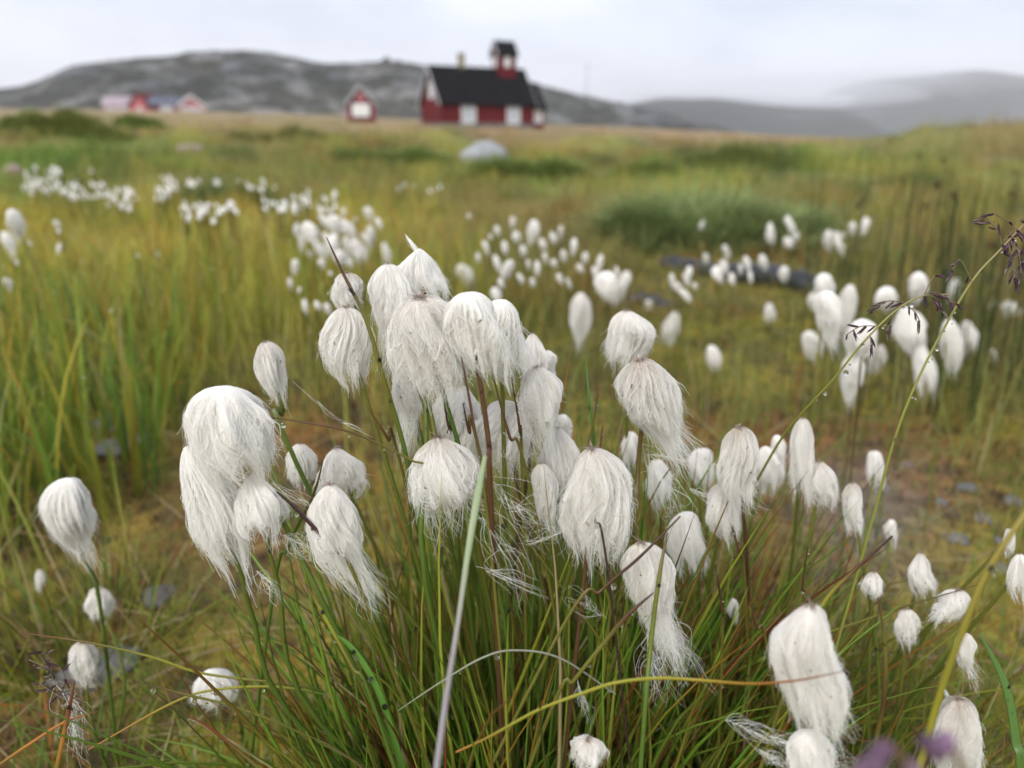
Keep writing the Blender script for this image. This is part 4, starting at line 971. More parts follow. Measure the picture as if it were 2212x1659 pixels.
# thin grass behind the tussock
n_ = 9000; b0, r, a = ring(n_, 0.62, 2.6, -50, 50, R)
dens = fbm(b0[:, 0] * 3, b0[:, 1] * 3, 7, 3); az = np.degrees(a)
bare = np.exp(-((az - 27) / 7) ** 2) * np.exp(-((r - 0.85) / 0.2) ** 2) + np.exp(-((az + 20) / 11) ** 2) * np.exp(-((r - 0.74) / 0.16) ** 2)
keep = (dens > 0.40) & (R.random(n_) > bare * 1.3) & (R.random(n_) < 0.12 + 0.88 * np.where(np.abs(az - 3) < 16, 1.0, sstep(0.85, 1.35, r))); b0, r, a, az = b0[keep], r[keep], a[keep], az[keep]; n_ = len(b0)
fc = field_color(b0[:, 0], b0[:, 1]); c0 = fc * R.uniform(0.6, 1.3, (n_, 1)); st = R.random(n_) < 0.10; c0[st] = pick(R, st.sum(), (STRAW, ORG), (.7, .3)) * 0.8
_r = np.hypot(b0[:, 0], b0[:, 1]); _a = np.degrees(np.arctan2(b0[:, 0], b0[:, 1])); _h = sstep(7, 10, _a) * sstep(27, 23, _a) * sstep(1.15, 1.35, _r)
p2 = blades(b0, R.uniform(0, 6.28, n_), R.uniform(0.05, 0.17, n_) * (1 - 0.7 * _h), np.abs(R.normal(0.15, 0.2, n_)), R.normal(0.35, 0.4, n_), R.uniform(0.0012, 0.0028, n_), c0, c0 * 1.1, c0 * R.uniform(0.8, 1.5, (n_, 1)), S=5)
stuff('bog_grass', [p2], M_FIELD, 'thin olive and straw grass on the bog behind the tussock', 'grass')

# dead straw lying about
n_ = 900; b0, r, a = ring(n_, 0.42, 1.5, -48, 48, R); b0[:, 2] += 0.008
c0 = pick(R, n_, (STRAW, (0.18, 0.12, 0.06), ORG), (.6, .3, .1)) * 0.75
stuff('dead_straw', [blades(b0, R.uniform(0, 6.28, n_), R.uniform(0.03, 0.13, n_), R.uniform(1.25, 1.5, n_), R.uniform(0, 0.15, n_), R.uniform(0.001, 0.0022, n_), c0, c0, c0, S=4, tippow=6)],
      M_FIELD, 'pale dead straw lying flat on the moss', 'straw')

# broad yellow-green sedge on the left
n_ = 2900; b0, r, a = ring(n_, 0.72, 2.9, -48, -2, R)
az = np.degrees(a); lim = 0.82 + 0.6 * sstep(-30, -17, az) + 0.25 * (fbm(b0[:, 0] * 4, b0[:, 1] * 4, 9, 2) - 0.5)
keep = r > lim; b0, r, a = b0[keep], r[keep], a[keep]; n_ = len(b0)
c0 = pick(R, n_, ((0.075, 0.125, 0.018), (0.12, 0.15, 0.022), (0.175, 0.165, 0.025), (0.05, 0.09, 0.03)), (.27, .35, .28, .10))
yel = sstep(0.95, 1.6, r) * R.random(n_) ** 0.6; tip = np.where((R.random(n_) < 0.28 + 0.35 * sstep(1.1, 2.2, r))[:, None], pick(R, n_, (ORG, (0.32, 0.21, 0.04), STRAW), (.35, .4, .25)), c0 * 1.3)
c1 = lerp3(c0 * 1.1, np.array((0.26, 0.22, 0.04)), yel * 0.8)
L = 0.09 + 0.16 * R.random(n_) ** 1.2; L = L * (1 - 0.45 * sstep(1.2, 2.4, r))
p3 = blades(b0, R.uniform(0, 6.28, n_), L, np.abs(R.normal(0.1, 0.14, n_)), np.abs(R.normal(0.5, 0.6, n_)), R.uniform(0.0026, 0.0085, n_), c0, c1, tip, S=7, powr=2.0, tippow=3)
SEDGE_PTS = p3[0].reshape(n_, 8, 2, 3).mean(2)
stuff('broad_sedge', [p3], M_FIELD, 'tall broad yellow-green sedge blades with orange tips at left', 'sedge')

# meadow out to the crest
def hollow(x, y):
    r = np.hypot(x, y); az = np.degrees(np.arctan2(x, y))
    return sstep(7, 10, az) * sstep(27, 23, az) * sstep(1.15, 1.35, r) * sstep(2.75, 2.45, r)

def meadow(n, r0, r1, a0, a1, R, hmul=1.0):
    m = n // 45; cb, cr, ca = ring(m, r0, r1, a0, a1, R); j = R.integers(0, m, n)
    sp = 0.035 * cr ** 0.75 * R.uniform(0.5, 1.5, m)
    x = cb[j, 0] + R.normal(0, 1, n) * sp[j]; y = cb[j, 1] + R.normal(0, 1, n) * sp[j]
    b0 = np.stack([x, y, terrain(x, y) - 0.004], -1); r = np.hypot(x, y)
    cm = pick(R, m, ((1, 1, 1), (0.75, 1.0, 0.8), (1.25, 1.1, 0.9), (0.6, 0.7, 0.7), (1.3, 1.25, 1.0), (1.25, 0.95, 0.8)), (.3, .2, .15, .13, .14, .08), .12)
    ch = R.uniform(0.55, 1.5, m)
    c0 = field_color(b0[:, 0], b0[:, 1]) * cm[j] * R.uniform(0.75, 1.25, (n, 1))
    L = R.uniform(0.07, 0.20, n) * (1 - 0.62 * hollow(x, y)) * ch[j] * hmul * (0.5 + 0.35 * sstep(2.5, 7, r)) * (0.7 + 0.8 * fbm(b0[:, 0] * 0.8, b0[:, 1] * 0.8, 19, 2))
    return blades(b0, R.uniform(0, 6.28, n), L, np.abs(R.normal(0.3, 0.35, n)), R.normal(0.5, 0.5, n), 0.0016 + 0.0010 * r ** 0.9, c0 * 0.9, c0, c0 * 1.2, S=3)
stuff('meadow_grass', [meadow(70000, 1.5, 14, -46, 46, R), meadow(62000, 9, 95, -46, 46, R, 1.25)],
      M_FIELD, 'rough green, brown and tan meadow stretching to the buildings', 'grass')

# dark leafy tussocks
def mound(px, py, sx, sy, sz, n, R, cols, label, wid=0.004, L=(0.05, 0.13), hs=0.0, D=None):
    D = ground_hit(px, py); p = at(px, py, D); cx, cy = p[0], p[1]; k_ = D / FPX; sx, sy, sz = sx * k_, sy * k_, sz * k_
    u = R.uniform(0, 6.28, n); q = np.sqrt(R.random(n)) * np.where(R.random(n) < .25, 1.45, 1.0); lx = np.cos(u) * q; ly = np.sin(u) * q
    bump = 0.3 + 1.3 * fbm(lx * 1.7 + px, ly * 1.7, 5, 3)
    x = cx + lx * sx; y = cy + ly * sy; z = terrain(x, y) + sz * np.sqrt(np.maximum(0, 1 - q * q)) * bump * 0.8
    base = np.stack([x, y, z], -1)
    c0 = pick(R, n, cols, [1 / len(cols)] * len(cols), .3) * 0.7 + 0.3 * np.array((0.15, 0.155, 0.045)) * R.uniform(.6, 1.4, (n, 1))
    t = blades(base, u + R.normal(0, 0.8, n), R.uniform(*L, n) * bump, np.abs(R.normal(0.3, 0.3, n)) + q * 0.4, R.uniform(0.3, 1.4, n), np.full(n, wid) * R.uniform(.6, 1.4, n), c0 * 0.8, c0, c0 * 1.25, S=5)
    # solid turf body underneath
    U, V = np.meshgrid(np.linspace(0, 2 * math.pi, 25)[:-1], np.linspace(0.02, 1, 9), indexing='ij')
    bx, by = np.cos(U) * V, np.sin(U) * V; X = cx + bx * sx; Y = cy + by * sy
    Z = terrain(X, Y) + sz * np.sqrt(np.maximum(0, 1 - V * V)) * (0.3 + 1.3 * fbm(bx * 1.7 + px, by * 1.7, 5, 3)) * 0.8 - 0.01
    idx = np.arange(U.size).reshape(U.shape); nx = np.roll(idx, -1, 0)
    f = np.stack([idx[:, :-1], idx[:, 1:], nx[:, 1:], nx[:, :-1]], -1).reshape(-1, 4)[:, ::-1]
    o0 = np.array((cx, cy, tz(cx, cy)))
    e = tag(empty('shrub', o0), label, 'shrub', 'leafy green tussocks')
    bc = np.mean(np.array(cols), 0)
    obj('root_mat', make_mesh('root_mat', np.stack([X, Y, Z], -1).reshape(-1, 3) - o0, f, M_FIELD, np.broadcast_to(bc, (U.size, 3))), e)
    tag(obj('foliage', make_mesh('foliage', t[0] - o0, t[1], M_FIELD, t[2]), e), kind='stuff')
DG = ((0.075, 0.115, 0.028), (0.095, 0.14, 0.034), (0.13, 0.165, 0.042))
BG = ((0.10, 0.145, 0.055), (0.14, 0.19, 0.075), (0.21, 0.25, 0.11))
mound(1140, 395, 125, 80, 36, 3000, R, DG, 'dark green bush in front of the pale boulder', 0.012, (0.08, 0.2))
mound(1400, 385, 80, 60, 22, 900, R, DG, 'low dark green mound in the meadow right of the boulder', 0.012, (0.06, 0.15))
mound(1490, 535, 190, 95, 52, 4600, R, BG, 'bluish green arching grass tussock behind the black log', 0.0045, (0.07, 0.17))
mound(1690, 515, 110, 80, 35, 1500, R, BG, 'low grey-green tussock right of the arching one', 0.0045, (0.06, 0.14))
mound(475, 450, 110, 75, 26, 2200, R, ((0.04, 0.07, 0.03), (0.055, 0.09, 0.035)), 'dark tussock surrounded by far cotton heads at left', 0.006, (0.05, 0.12))
mound(170, 300, 120, 90, 42, 2600, R, ((0.12, 0.14, 0.03), (0.10, 0.12, 0.03), (0.15, 0.14, 0.045)), 'broad olive hummock below the far houses at left', 0.022, (0.1, 0.22))
mound(300, 276, 50, 50, 16, 1200, R, ((0.10, 0.15, 0.025), (0.09, 0.12, 0.03)), 'bright green hummock under the leftmost far house', 0.022, (0.1, 0.2))
mound(55, 276, 45, 45, 18, 1200, R, ((0.10, 0.14, 0.025), (0.09, 0.12, 0.03)), 'green hummock at the far left meadow edge', 0.022, (0.1, 0.2))
mound(640, 305, 140, 80, 22, 2000, R, ((0.15, 0.13, 0.045), (0.12, 0.11, 0.04)), 'brown-olive hummock in the meadow below the shed', 0.02, (0.1, 0.2))
mound(840, 362, 150, 80, 26, 2200, R, ((0.10, 0.14, 0.03), (0.08, 0.12, 0.03)), 'long green hummock left of the pale boulder', 0.013, (0.08, 0.2))
mound(1600, 352, 140, 80, 22, 1800, R, ((0.09, 0.12, 0.035), (0.12, 0.13, 0.04)), 'grey-green hummock in the meadow under the misty ridge', 0.014, (0.08, 0.2))

# rushes on the right
n_ = 620; b0, r, a = ring(n_, 1.15, 3.2, 20, 46, R)
keep = (R.random(n_) < 0.25 + 0.9 * np.exp(-((np.degrees(a) - 33) / 7) ** 2)); b0, r, a = b0[keep], r[keep], a[keep]; n_ = len(b0)
c0 = pick(R, n_, ((0.035, 0.055, 0.022), (0.05, 0.07, 0.02), (0.13, 0.10, 0.035)), (.45, .35, .2))
L = 0.10 + 0.27 * R.random(n_) ** 1.6; lean = np.abs(R.normal(0.04, 0.07, n_)); ra = R.uniform(0, 6.28, n_); cv = R.normal(0.04, 0.1, n_)
p4 = blades(b0, ra, L, lean, cv, R.uniform(0.0018, 0.0034, n_), c0, c0, c0 * 0.9, S=5, tube=True, tippow=8)
hs = np.flatnonzero((R.random(n_) < 0.35) & (L > 0.24)); seeds = []
for i in hs:
    am = lean[i] + cv[i] * 0.4; top = b0[i] + np.array((math.cos(ra[i]) * math.sin(am), math.sin(ra[i]) * math.sin(am), math.cos(am))) * L[i] * 0.93
    k = 9; bb = np.repeat(top[None], k, 0) + R.normal(0, 0.003, (k, 3)); cc = np.tile(np.array((0.055, 0.032, 0.018)), (k, 1)) * R.uniform(.6, 1.5, (k, 1))
    seeds.append(blades(bb, R.uniform(0, 6.28, k), R.uniform(0.008, 0.02, k), R.uniform(0, 1.4, k), R.uniform(0, 1, k), np.full(k, 0.005), cc, cc, cc, S=2))
stuff('rushes', [p4] + seeds, M_FIELD, 'tall dark upright rushes with brown seed heads at right', 'rushes')

# ------------------------------------------------------------------ single blades and stalks that stand out
def blade_thing(name, pts, wpx, cols, label, cat='grass blade', flat=0.45, n=34, rooted=True):
    """pts: (px,py,depth) from root to tip; wpx: widths in pixels at the points; cols at the points"""
    Q = [at(*q) for q in pts]
    dv = Q[0] - Q[1]; dv = dv / np.linalg.norm(dv); dv[2] = min(dv[2], 0) - 0.7; dv /= np.linalg.norm(dv)
    root = Q[0] + dv * max(0.01, (Q[0][2] - tz(Q[0][0], Q[0][1])) / -dv[2])           # the blade goes on down into the sod
    dr = root[1] * CT + (CAM_H - root[2]) * ST
    if rooted: pts = [(0, 0, dr)] + list(pts); Q = [root] + Q; wpx = [wpx[0]] + list(wpx); cols = [cols[0]] + list(cols)
    P = smooth_path(Q, n); u = np.linspace(0, 1, n); k = np.linspace(0, 1, len(pts))
    D = np.interp(u, k, [q[2] for q in pts]); W = np.interp(u, k, wpx) / FPX * D / 2
    C_ = np.stack([np.interp(u, np.linspace(0, 1, len(cols)), [c[i] for c in cols]) for i in range(3)], -1)
    o0 = P[0]; v, f, c = tube(P - o0, W, C_, 8, flat)
    o = obj(name, make_mesh(name, v, f, M_LEAF, c)); o.location = [float(q) for q in o0]
    STEM_PATHS.append(P)
    return tag(o, label, cat, 'single grass blades' , 'thing')
LG, MAU, YG, PUR, OR2 = (0.21, 0.25, 0.14), (0.17, 0.15, 0.155), (0.20, 0.19, 0.02), (0.10, 0.05, 0.05), (0.28, 0.12, 0.03)
B = blade_thing  # root to tip
B('grass_stalk', [(935, 1720, .195), (965, 1500, .205), (990, 1340, .215), (1010, 1200, .225), (1030, 1080, .232), (1048, 985, .24)], (15, 13, 10, 13, 17, 9), (MAU, MAU, (.22, .21, .18), LG, LG, LG), 'pale blurred blade rising in front of the tussock', flat=.3, rooted=False)
B('grass_stalk', [(930, 1300, .33), (880, 1000, .305), (832, 830, .292), (790, 690, .286), (742, 592, .283), (705, 512, .281)], (11, 11, 10, 9, 7, 2), (GRN, GRN, OLV, OLV, BRN, DRK), 'tall dark-tipped stalk crossing the left of the bouquet', flat=.9)
B('grass_stalk', [(985, 1625, .25), (1060, 1590, .247), (1160, 1535, .245), (1260, 1497, .243), (1330, 1475, .241), (1420, 1465, .24), (1520, 1470, .238), (1620, 1477, .228), (1720, 1470, .216), (1832, 1448, .208)], (5, 7, 8, 9, 9, 9, 8, 7, 6, 2), (OR2, YG, YG, YG, (.22, .17, .02), OR2, PUR), 'yellow-green blade arching across to the big near head', flat=.6, rooted=False)
B('grass_stalk', [(1975, 1700, .215), (2030, 1500, .208), (2080, 1360, .203), (2130, 1240, .20), (2190, 1145, .197), (2260, 1050, .195)], (16, 15, 15, 14, 13, 12), (YG, (.17, .15, .02), (.20, .16, .03), (.22, .18, .05)), 'thick olive stalk slanting along the right edge', flat=.9, rooted=False)
B('grass_stalk', [(1100, 1120, .31), (890, 995, .295), (760, 935, .29), (660, 913, .288), (575, 900, .287)], (5, 5, 5, 4, 2), (OLV, OLV, BRN, BRN, BRN), 'thin brown stalk leaning left to the biggest left head', flat=.9)
B('grass_stalk', [(1282, 1150, .36), (1282, 1000, .35), (1280, 920, .345), (1272, 850, .342), (1266, 770, .34)], (9, 9, 8, 6, 1.5), (GRN, (.07, .14, .03), (.08, .15, .03)), 'slim fresh green blade between bouquet and oval head', flat=.35)
B('grass_stalk', [(1240, 1190, .36), (1262, 1000, .345), (1280, 920, .34), (1292, 850, .335)], (7, 7, 6, 2), (OLV, OLV, OLV, BRN), 'olive stalk just right of the slim green blade', flat=.9)
B('grass_stalk', [(790, 1300, .30), (720, 1190, .292), (650, 1110, .286), (598, 1062, .283)], (9, 9, 9, 4), (OLV, BRN, DRK, DRK), 'dark brown stalk passing under the biggest left head', flat=.9)
B('grass_stalk', [(1275, 1125, .289), (1288, 1040, .287), (1302, 920, .284)], (9, 8, 3), (BRN, DRK, BRN), 'short dark red stalk in front of the broad bell head', flat=.9)
B('grass_stalk', [(1320, 1290, .285), (1285, 1120, .284), (1268, 1060, .283), (1252, 1010, .283)], (5, 5, 4, 2), (DRK, DRK, PUR), 'thin dark curved stalk over the broad bell head', flat=.9)
B('grass_stalk', [(1190, 1400, .28), (1300, 1275, .277), (1380, 1205, .274), (1470, 1115, .272)], (8, 7, 7, 4), (OLV, BRN, DRK, BRN), 'brown stalk slanting up across the shaggy head', flat=.9)
B('grass_stalk', [(1180, 1560, .28), (1240, 1470, .272), (1300, 1395, .268), (1355, 1330, .264), (1412, 1280, .262)], (9, 9, 10, 11, 3), (OLV, OLV, OLV, BRN, DRK), 'stout brown-tipped stalk below the shaggy head', flat=.9)
B('grass_stalk', [(1385, 1640, .27), (1405, 1400, .272), (1425, 1240, .273), (1442, 1150, .275)], (11, 11, 10, 3), (GRN, (.10, .13, .02), OLV, BRN), 'green stalk standing upright in front of the shaggy head', flat=.9)
B('grass_stalk', [(1330, 1500, .285), (1210, 1422, .276), (1110, 1405, .272), (1040, 1422, .27), (950, 1475, .27), (860, 1535, .268)], (4, 5, 5, 5, 4, 2), ((.17, .17, .13), (.2, .2, .16), (.15, .18, .10)), 'thin grey-green blade bowing across the middle of the tussock', flat=.8, rooted=False)
B('grass_stalk', [(1700, 1480, .29), (1775, 1310, .28), (1850, 1228, .275), (1928, 1158, .27)], (9, 9, 8, 4), (OLV, YG, BRN, DRK), 'dark-tipped stalk slanting right behind the big near head', flat=.9)
B('grass_stalk', [(1880, 1660, .30), (1908, 1520, .29), (1912, 1400, .284), (1897, 1290, .28)], (10, 10, 9, 3), (OLV, BRN, OLV, BRN), 'brown upright stalk right of the big near head', flat=.9)
B('grass_stalk', [(2205, 1720, .30), (2195, 1600, .30), (2172, 1480, .30), (2115, 1365, .30)], (22, 22, 18, 3), ((.06, .11, .02), (.07, .13, .03), (.07, .13, .03)), 'broad green leaf bending at the lower right edge', flat=.2)
B('grass_stalk', [(700, 1495, .36), (640, 1480, .355), (440, 1455, .35), (330, 1420, .345), (200, 1390, .34), (40, 1366, .335)], (6, 6, 6, 6, 5, 2), (GRN, OLV, YG, OLV, RB), 'long thin blade lying out to the left edge, reddish tip', flat=.8, rooted=False)
B('grass_stalk', [(760, 1640, .34), (620, 1570, .335), (500, 1525, .33), (400, 1500, .325), (285, 1470, .32)], (6, 6, 6, 6, 2), (GRN, OLV, OLV, BRN), 'thin brown-tipped blade low at left under the long one', flat=.8, rooted=False)
B('grass_stalk', [(700, 1500, .35), (600, 1484, .345), (480, 1488, .34), (380, 1515, .335), (190, 1620, .32)], (6, 6, 6, 6, 3), (GRN, YG, YG, OR2), 'yellowish blade bowing down to the lower left', flat=.8, rooted=False)
B('grass_stalk', [(110, 1720, .30), (135, 1600, .295), (150, 1530, .292), (162, 1470, .29)], (11, 10, 9, 2), (GRN, OR2, RB, RB), 'orange-brown pointed blade at the lower left corner', flat=.5, rooted=False)
B('grass_stalk', [(-20, 1665, .30), (60, 1610, .298), (140, 1560, .295), (215, 1535, .292)], (7, 7, 6, 2), (OLV, OR2, OR2, BRN), 'ochre blade slanting in the lower left corner', flat=.8, rooted=False)
B('grass_stalk', [(560, 1660, .30), (470, 1585, .295), (400, 1540, .292)], (7, 7, 2), (OLV, RB, RB), 'short red blade at the bottom left of the tussock', flat=.8, rooted=False)
B('grass_stalk', [(820, 1560, .29), (760, 1440, .285), (700, 1330, .282), (660, 1260, .28)], (8, 8, 8, 3), (GRN, OLV, YG, BRN), 'yellow-brown stalk below the swirled lank head', flat=.9)
B('grass_stalk', [(590, 1280, .345), (620, 1190, .335), (640, 1140, .33), (680, 1060, .325), (700, 985, .32)], (8, 8, 8, 6, 2), (GRN, GRN, OLV, BRN), 'dark stalk in front of the pointed bell head', flat=.9)
B('grass_stalk', [(870, 1660, .30), (820, 1500, .29), (760, 1400, .285), (700, 1360, .282)], (16, 16, 14, 3), ((.06, .13, .02), (.08, .17, .03), (.08, .17, .03)), 'bright green flat leaf low in the tussock', flat=.2, rooted=False)
# crossing dark spears between the heads of the bouquet
for i, (x0, y0, x1, y1, d, c1, lab) in enumerate([
    (1060, 1180, 972, 640, .268, DRK, 'dark spear tip poking out between the two middle heads'), (1150, 1080, 1062, 800, .29, BRN, 'brown stalk slanting right below the translucent head'),
    (1128, 1040, 1105, 815, .30, BRN, 'dark stalk running up to the rounded right head'), (1000, 1010, 955, 850, .30, DRK, 'dark stalk under the right of the largest creamy head'),
    (870, 1020, 795, 880, .30, RB, 'red-brown blade left of the split head'), (1040, 1000, 1000, 870, .295, DRK, 'short dark spear beside the brown main stem'),
    (1610, 1280, 1570, 1100, .36, BRN, 'brown stalk under the ragged head'), (1735, 1350, 1745, 1180, .33, DRK, 'dark spear right of the blurred white head'), (2010, 1640, 1960, 1560, .28, BRN, 'brown spear beside the bird-like head'),
    (1660, 1420, 1620, 1290, .31, BRN, 'brown spear rising left of the big near head'), (1560, 1400, 1545, 1220, .31, DRK, 'dark spear right of the shaggy head')]):
    mx_, my_ = (x0 + x1) / 2 + 6 * (-1) ** i, (y0 + y1) / 2
    B('grass_stalk', [(x0, y0, d + .02), (mx_, my_, d + .006), (x1, y1, d)], (7, 6.5, 2), (OLV, BRN, c1), lab, flat=.9)

# ------------------------------------------------------------------ grass flower panicles
M_SPK = leafmat('spikelet', 0.45, 0.2, 0.4)
def spikelet_mesh(seed):
    R = np.random.default_rng(seed); n = 7; base = np.zeros((n, 3)); base[:, 2] = np.linspace(0, 0.45, n)
    c = pick(R, n, ((0.085, 0.035, 0.06), (0.05, 0.025, 0.04), (0.16, 0.11, 0.09), (0.13, 0.12, 0.07)), (.4, .3, .2, .1))
    v, f, cc = blades(base, np.arange(n) * 2.4, np.full(n, 0.6), np.full(n, 0.38), np.full(n, -0.35), np.full(n, 0.26), c, c, c * 1.3, S=3, tippow=2)
    return make_mesh('spikelet', v, f, M_SPK, cc)
SPK = [spikelet_mesh(i) for i in range(4)]
def panicle(stem, wpx, branches, label, cols, seed, slen=0.0062):
    """stem and branches as pixel paths with depth; spikelets hang along the branches"""
    R = np.random.default_rng(seed); P = smooth_path([at(*q) for q in stem], 50); o0 = P[0]
    e = tag(empty('grass_flower', o0), label, 'grass flower', None, 'thing')
    u = np.linspace(0, 1, 50); D = stem[0][2]; C_ = np.stack([np.interp(u, np.linspace(0, 1, len(cols)), [c[i] for c in cols]) for i in range(3)], -1)
    v, f, c = tube(P - o0, np.interp(u, [0, 1], wpx) / FPX * D / 2, C_, 6); obj('stalk', make_mesh('stalk', v, f, M_LEAF, c), e); STEM_PATHS.append(P); STEM_PATHS.append(P)
    for br, k in branches:
        Q = smooth_path([at(*q) for q in br], 14); v, f, c = tube(Q - o0, 0.00022, (0.13, 0.10, 0.06), 5)
        obj('branch', make_mesh('branch', v, f, M_LEAF, c), e)
        for t in np.linspace(0.12, 1, k):
            i = t * 13; a = Q[int(i)] + (Q[min(13, int(i) + 1)] - Q[int(i)]) * (i % 1)
            o = obj('spikelet', SPK[int(R.integers(0, 4))], e); tan = Q[min(13, int(i) + 1)] - Q[max(0, int(i) - 1)]
            dv = Vector(tan / (np.linalg.norm(tan) + 1e-9)) * 0.6 + Vector((R.normal(0, .35), R.normal(0, .35), -0.55 + R.normal(0, .3)))
            q = dv.to_track_quat('Z', 'X'); s = slen * R.uniform(0.7, 1.25)
            o.matrix_basis = Matrix.Translation(Vector(a - o0)) @ q.to_matrix().to_4x4() @ Matrix.Diagonal((s * .75, s * .75, s, 1))
STK = ((0.15, 0.16, 0.03), (0.16, 0.17, 0.03), (0.20, 0.19, 0.06), (0.20, 0.15, 0.08))
panicle([(1800, 1420, .34), (1880, 1140, .33), (1932, 950, .322), (1985, 815, .318), (2050, 690, .314), (2105, 600, .31), (2160, 540, .308), (2225, 470, .305)], (7, 3.5),
        [([(2100, 610, .31), (2075, 562, .31), (2058, 582, .31)], 3), ([(2110, 590, .31), (2140, 560, .31), (2165, 540, .31)], 2), ([(2165, 535, .308), (2155, 500, .308), (2128, 466, .308)], 5), ([(2170, 520, .308), (2188, 490, .307), (2150, 462, .306)], 3),
         ([(2180, 500, .307), (2200, 540, .306), (2206, 590, .306)], 6), ([(2175, 510, .308), (2185, 560, .307), (2192, 600, .307)], 5), ([(2190, 490, .306), (2212, 510, .305), (2225, 560, .305)], 4), ([(2200, 480, .306), (2215, 468, .305), (2240, 475, .305)], 4)],
        'tall dew-beaded grass stalk with purple flower at the right edge', STK, 1, 0.0055)
panicle([(1590, 1120, .40), (1680, 960, .36), (1735, 890, .34), (1800, 820, .325), (1860, 745, .315), (1930, 675, .31), (1990, 640, .308), (2050, 636, .307)], (6, 2.5),
        [([(1990, 640, .308), (2020, 632, .307), (2065, 655, .306)], 8), ([(2010, 636, .308), (2025, 655, .307), (2035, 672, .307)], 5), ([(1960, 655, .309), (1920, 650, .309), (1890, 664, .309)], 5), ([(1930, 676, .31), (1925, 700, .31), (1915, 715, .31)], 3),
         ([(1900, 705, .312), (1860, 705, .312), (1830, 722, .312)], 5), ([(1880, 725, .313), (1882, 745, .313)], 2), ([(1995, 640, .308), (2008, 612, .308), (2018, 595, .308)], 2), ([(1960, 660, .309), (1975, 672, .309), (1985, 690, .309)], 3)],
        'nodding purple grass flower over the blurred right clump', STK, 2, 0.005)
panicle([(190, 1640, .33), (165, 1560, .325), (140, 1500, .32), (110, 1450, .318), (85, 1415, .316)], (4, 2),
        [([(140, 1500, .32), (125, 1480, .32), (100, 1470, .32)], 3), ([(125, 1470, .319), (105, 1445, .318), (62, 1425, .317)], 5), ([(115, 1455, .318), (100, 1420, .317), (92, 1408, .316)], 4), ([(150, 1515, .32), (120, 1500, .32), (85, 1475, .32)], 4), ([(135, 1490, .32), (140, 1462, .319), (128, 1440, .318)], 4), ([(160, 1545, .323), (180, 1520, .322), (150, 1500, .321)], 3)],
        'small purple grass flower tangled in cotton at the lower left', ((0.10, 0.08, 0.05), (0.12, 0.08, 0.07)), 3, 0.0048)

# ------------------------------------------------------------------ heather sprig close to the lens
M_HEA = plain('heather_bell', (0.13, 0.075, 0.12), 0.6, 0.2, 0.15, 200)
M_HEA2 = plain('heather_bell_pale', (0.20, 0.12, 0.19), 0.6, 0.2, 0.15, 200)
def bell_mesh(mat):
    n_ = 9; t = np.linspace(0, 1, n_); r = 0.0015 * np.interp(t, [0, .15, .55, .85, 1], [.15, .75, 1, .62, .8])
    v, f, c = tube(np.stack([np.zeros(n_), np.zeros(n_), -0.0038 * t], -1) + np.array((1e-6, 0, 0)) * t[:, None], r, (1, 1, 1), 9)
    return make_mesh('bell', v, f, mat)
BELL = [bell_mesh(M_HEA), bell_mesh(M_HEA2)]
def heather(root, tip, spots, label):
    o0 = at(*root); e = tag(empty('heather', o0), label, 'heather', None, 'thing')
    P = smooth_path([o0, (at(*root) + at(*tip)) / 2 + np.array((.002, 0, .001)), at(*tip)], 14); v, f, c = tube(P - o0, 0.0005, (0.10, 0.06, 0.03), 6)
    obj('stem', make_mesh('stem', v, f, M_LEAF, c), e); R = np.random.default_rng(int(tip[0]))
    for i, (x, y, d) in enumerate(spots):
        o = obj('bell', BELL[i % 2], e); p = at(x, y, d) - o0
        o.matrix_basis = Matrix.Translation(Vector(p)) @ Matrix.Rotation(R.normal(0, .5), 4, 'X') @ Matrix.Rotation(R.normal(0, .5), 4, 'Y')
heather((1925, 1780, .108), (1935, 1610, .108), [(1880, 1632, .105), (1905, 1650, .108), (1925, 1612, .107), (1950, 1640, .109), (1985, 1655, .108)], 'blurred pink-purple heather bells at the bottom edge')
heather((2040, 1780, .110), (2042, 1580, .110), [(2020, 1598, .108), (2050, 1580, .110), (1995, 1590, .112)], 'blurred purple heather sprig in front of the bird-like head')

# ------------------------------------------------------------------ loose wool caught on the stems
def wisps(spots, R):
    allp = []
    for x0, y0, x1, y1, d, k, amp in spots:
        a, b_ = at(x0, y0, d), at(x1, y1, d); L = np.linalg.norm(b_ - a)
        u = np.linspace(0, 1, 14)[None]
        s = R.normal(0, 1, (k, 3)) * 0.35; q = R.normal(0, 1, (k, 3))
        e0 = R.uniform(-0.15, 0.5, k)[:, None]; e1 = R.uniform(0.45, 1.12, k)[:, None]; t = e0 + (e1 - e0) * u
        P = a + (b_ - a) * t[..., None]
        for j in range(3):
            P[..., j] += amp * L * (s[:, j:j + 1] * np.sin(math.pi * u) * 0.6 + q[:, j:j + 1] * 0.22 * u + 0.05 * np.sin(u * R.uniform(4, 12, k)[:, None] + R.uniform(0, 6, k)[:, None]) * R.random(k)[:, None])
        allp.append(P)
    return np.concatenate(allp)
R = np.random.default_rng(77)
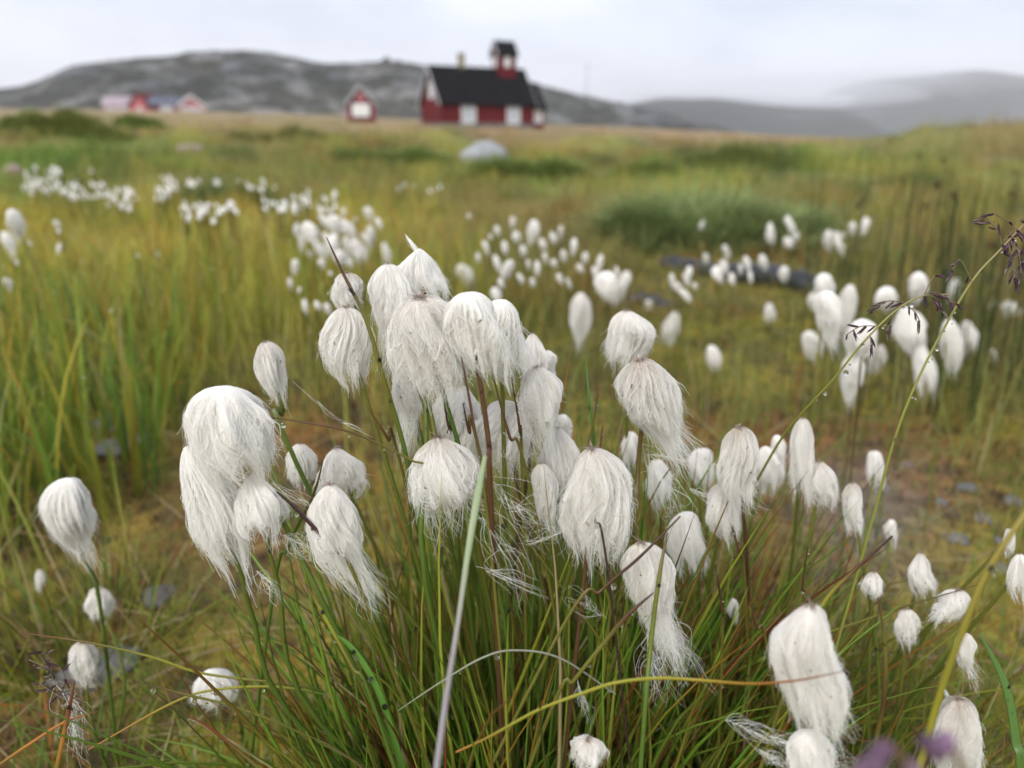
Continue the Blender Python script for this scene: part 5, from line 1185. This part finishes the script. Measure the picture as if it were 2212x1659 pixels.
W = wisps([(1065, 1040, 1190, 1170, .285, 26, .5), (1030, 1100, 1150, 1280, .285, 22, .5), (1045, 1230, 1180, 1280, .28, 12, .4), (1210, 1150, 1130, 1175, .29, 14, .6), (640, 830, 745, 915, .345, 5, .12), (745, 915, 800, 935, .32, 5, .3),
           (1425, 985, 1560, 1010, .335, 26, .25), (1400, 980, 1470, 1130, .335, 40, .6), (1500, 1060, 1570, 1090, .34, 16, .5), (1440, 1350, 1480, 1470, .30, 50, .7), (1400, 1380, 1420, 1500, .30, 40, .8), (1250, 1480, 1270, 1560, .29, 16, .5),
           (1480, 1390, 1540, 1480, .30, 8, .3), (780, 1240, 800, 1330, .30, 40, .5), (560, 1240, 600, 1300, .29, 26, .7), (620, 1160, 680, 1200, .29, 30, .7), (600, 1050, 700, 1110, .283, 10, .3), (150, 1520, 180, 1640, .325, 34, .5), (120, 1480, 190, 1560, .322, 24, .6),
           (1580, 1560, 1690, 1610, .25, 26, .4), (1680, 1600, 1840, 1650, .24, 40, .35), (1640, 1620, 1700, 1660, .245, 24, .6), (2080, 1420, 2110, 1500, .33, 14, .3), (880, 512, 915, 562, .318, 60, .22), (2040, 1490, 2070, 1545, .27, 40, .2), (1350, 1190, 1300, 1170, .30, 14, .5), (575, 880, 600, 850, .35, 4, .4), (1300, 1330, 1220, 1290, .29, 12, .6), (920, 1090, 960, 1180, .305, 20, .6), (870, 900, 880, 1000, .335, 20, .5)], R)
k = len(W); cw = np.broadcast_to(CREAM, (k, 14, 3))
tag(obj('loose_wool', hair('loose_wool', W, 0.00005 * R.uniform(.5, 1.3, (k, 1)) * np.linspace(1.1, 0.4, 14)[None], cw, M_COTTON)), 'loose white cotton fibres snagged on the sedge stems', 'cotton wool', kind='stuff')

# ------------------------------------------------------------------ water drops
M_DROP, n, l = new_mat('rain_water')
o = n.new('ShaderNodeOutputMaterial'); g = n.new('ShaderNodeBsdfGlass'); g.inputs['IOR'].default_value = 1.33; g.inputs['Roughness'].default_value = 0.0
l.new(g.outputs[0], o.inputs['Surface'])
def drops(R):
    U, V = np.meshgrid(np.linspace(0, 2 * math.pi, 11)[:-1], np.linspace(0, math.pi, 8), indexing='ij')
    sph = np.stack([np.cos(U) * np.sin(V), np.sin(U) * np.sin(V), np.cos(V)], -1).reshape(-1, 3)
    idx = np.arange(U.size).reshape(U.shape); nx = np.roll(idx, -1, 0)
    F = np.stack([idx[:, :-1], idx[:, 1:], nx[:, 1:], nx[:, :-1]], -1).reshape(-1, 4)
    parts = []
    for P in STEM_PATHS:
        for _ in range(int(R.integers(2, 9))):
            i = R.uniform(0.25, 0.97) * (len(P) - 1); a = P[int(i)] * (1 - i % 1) + P[int(i) + 1] * (i % 1)
            r = R.choice((0.00035, 0.0005, 0.0008, 0.0011), p=(.4, .35, .18, .07))
            c = a + np.array((R.normal(0, .0006), R.normal(0, .0004) - 0.0006, -0.0009 - r * 0.8))
            parts.append((sph * np.array((r, r, r * 1.12)) + c, F, np.ones((len(sph), 3))))
    for _ in range(420):
        a = SEDGE_PTS[int(R.integers(0, len(SEDGE_PTS))), int(R.integers(4, 8))]; r = R.uniform(0.0008, 0.0017)
        parts.append((sph * r + a + np.array((0, -0.001, -r)), F, np.ones((len(sph), 3))))
    return parts
stuff('water_drops', drops(np.random.default_rng(5)), M_DROP, 'clear rain drops beading on stems and blades', 'water drops')
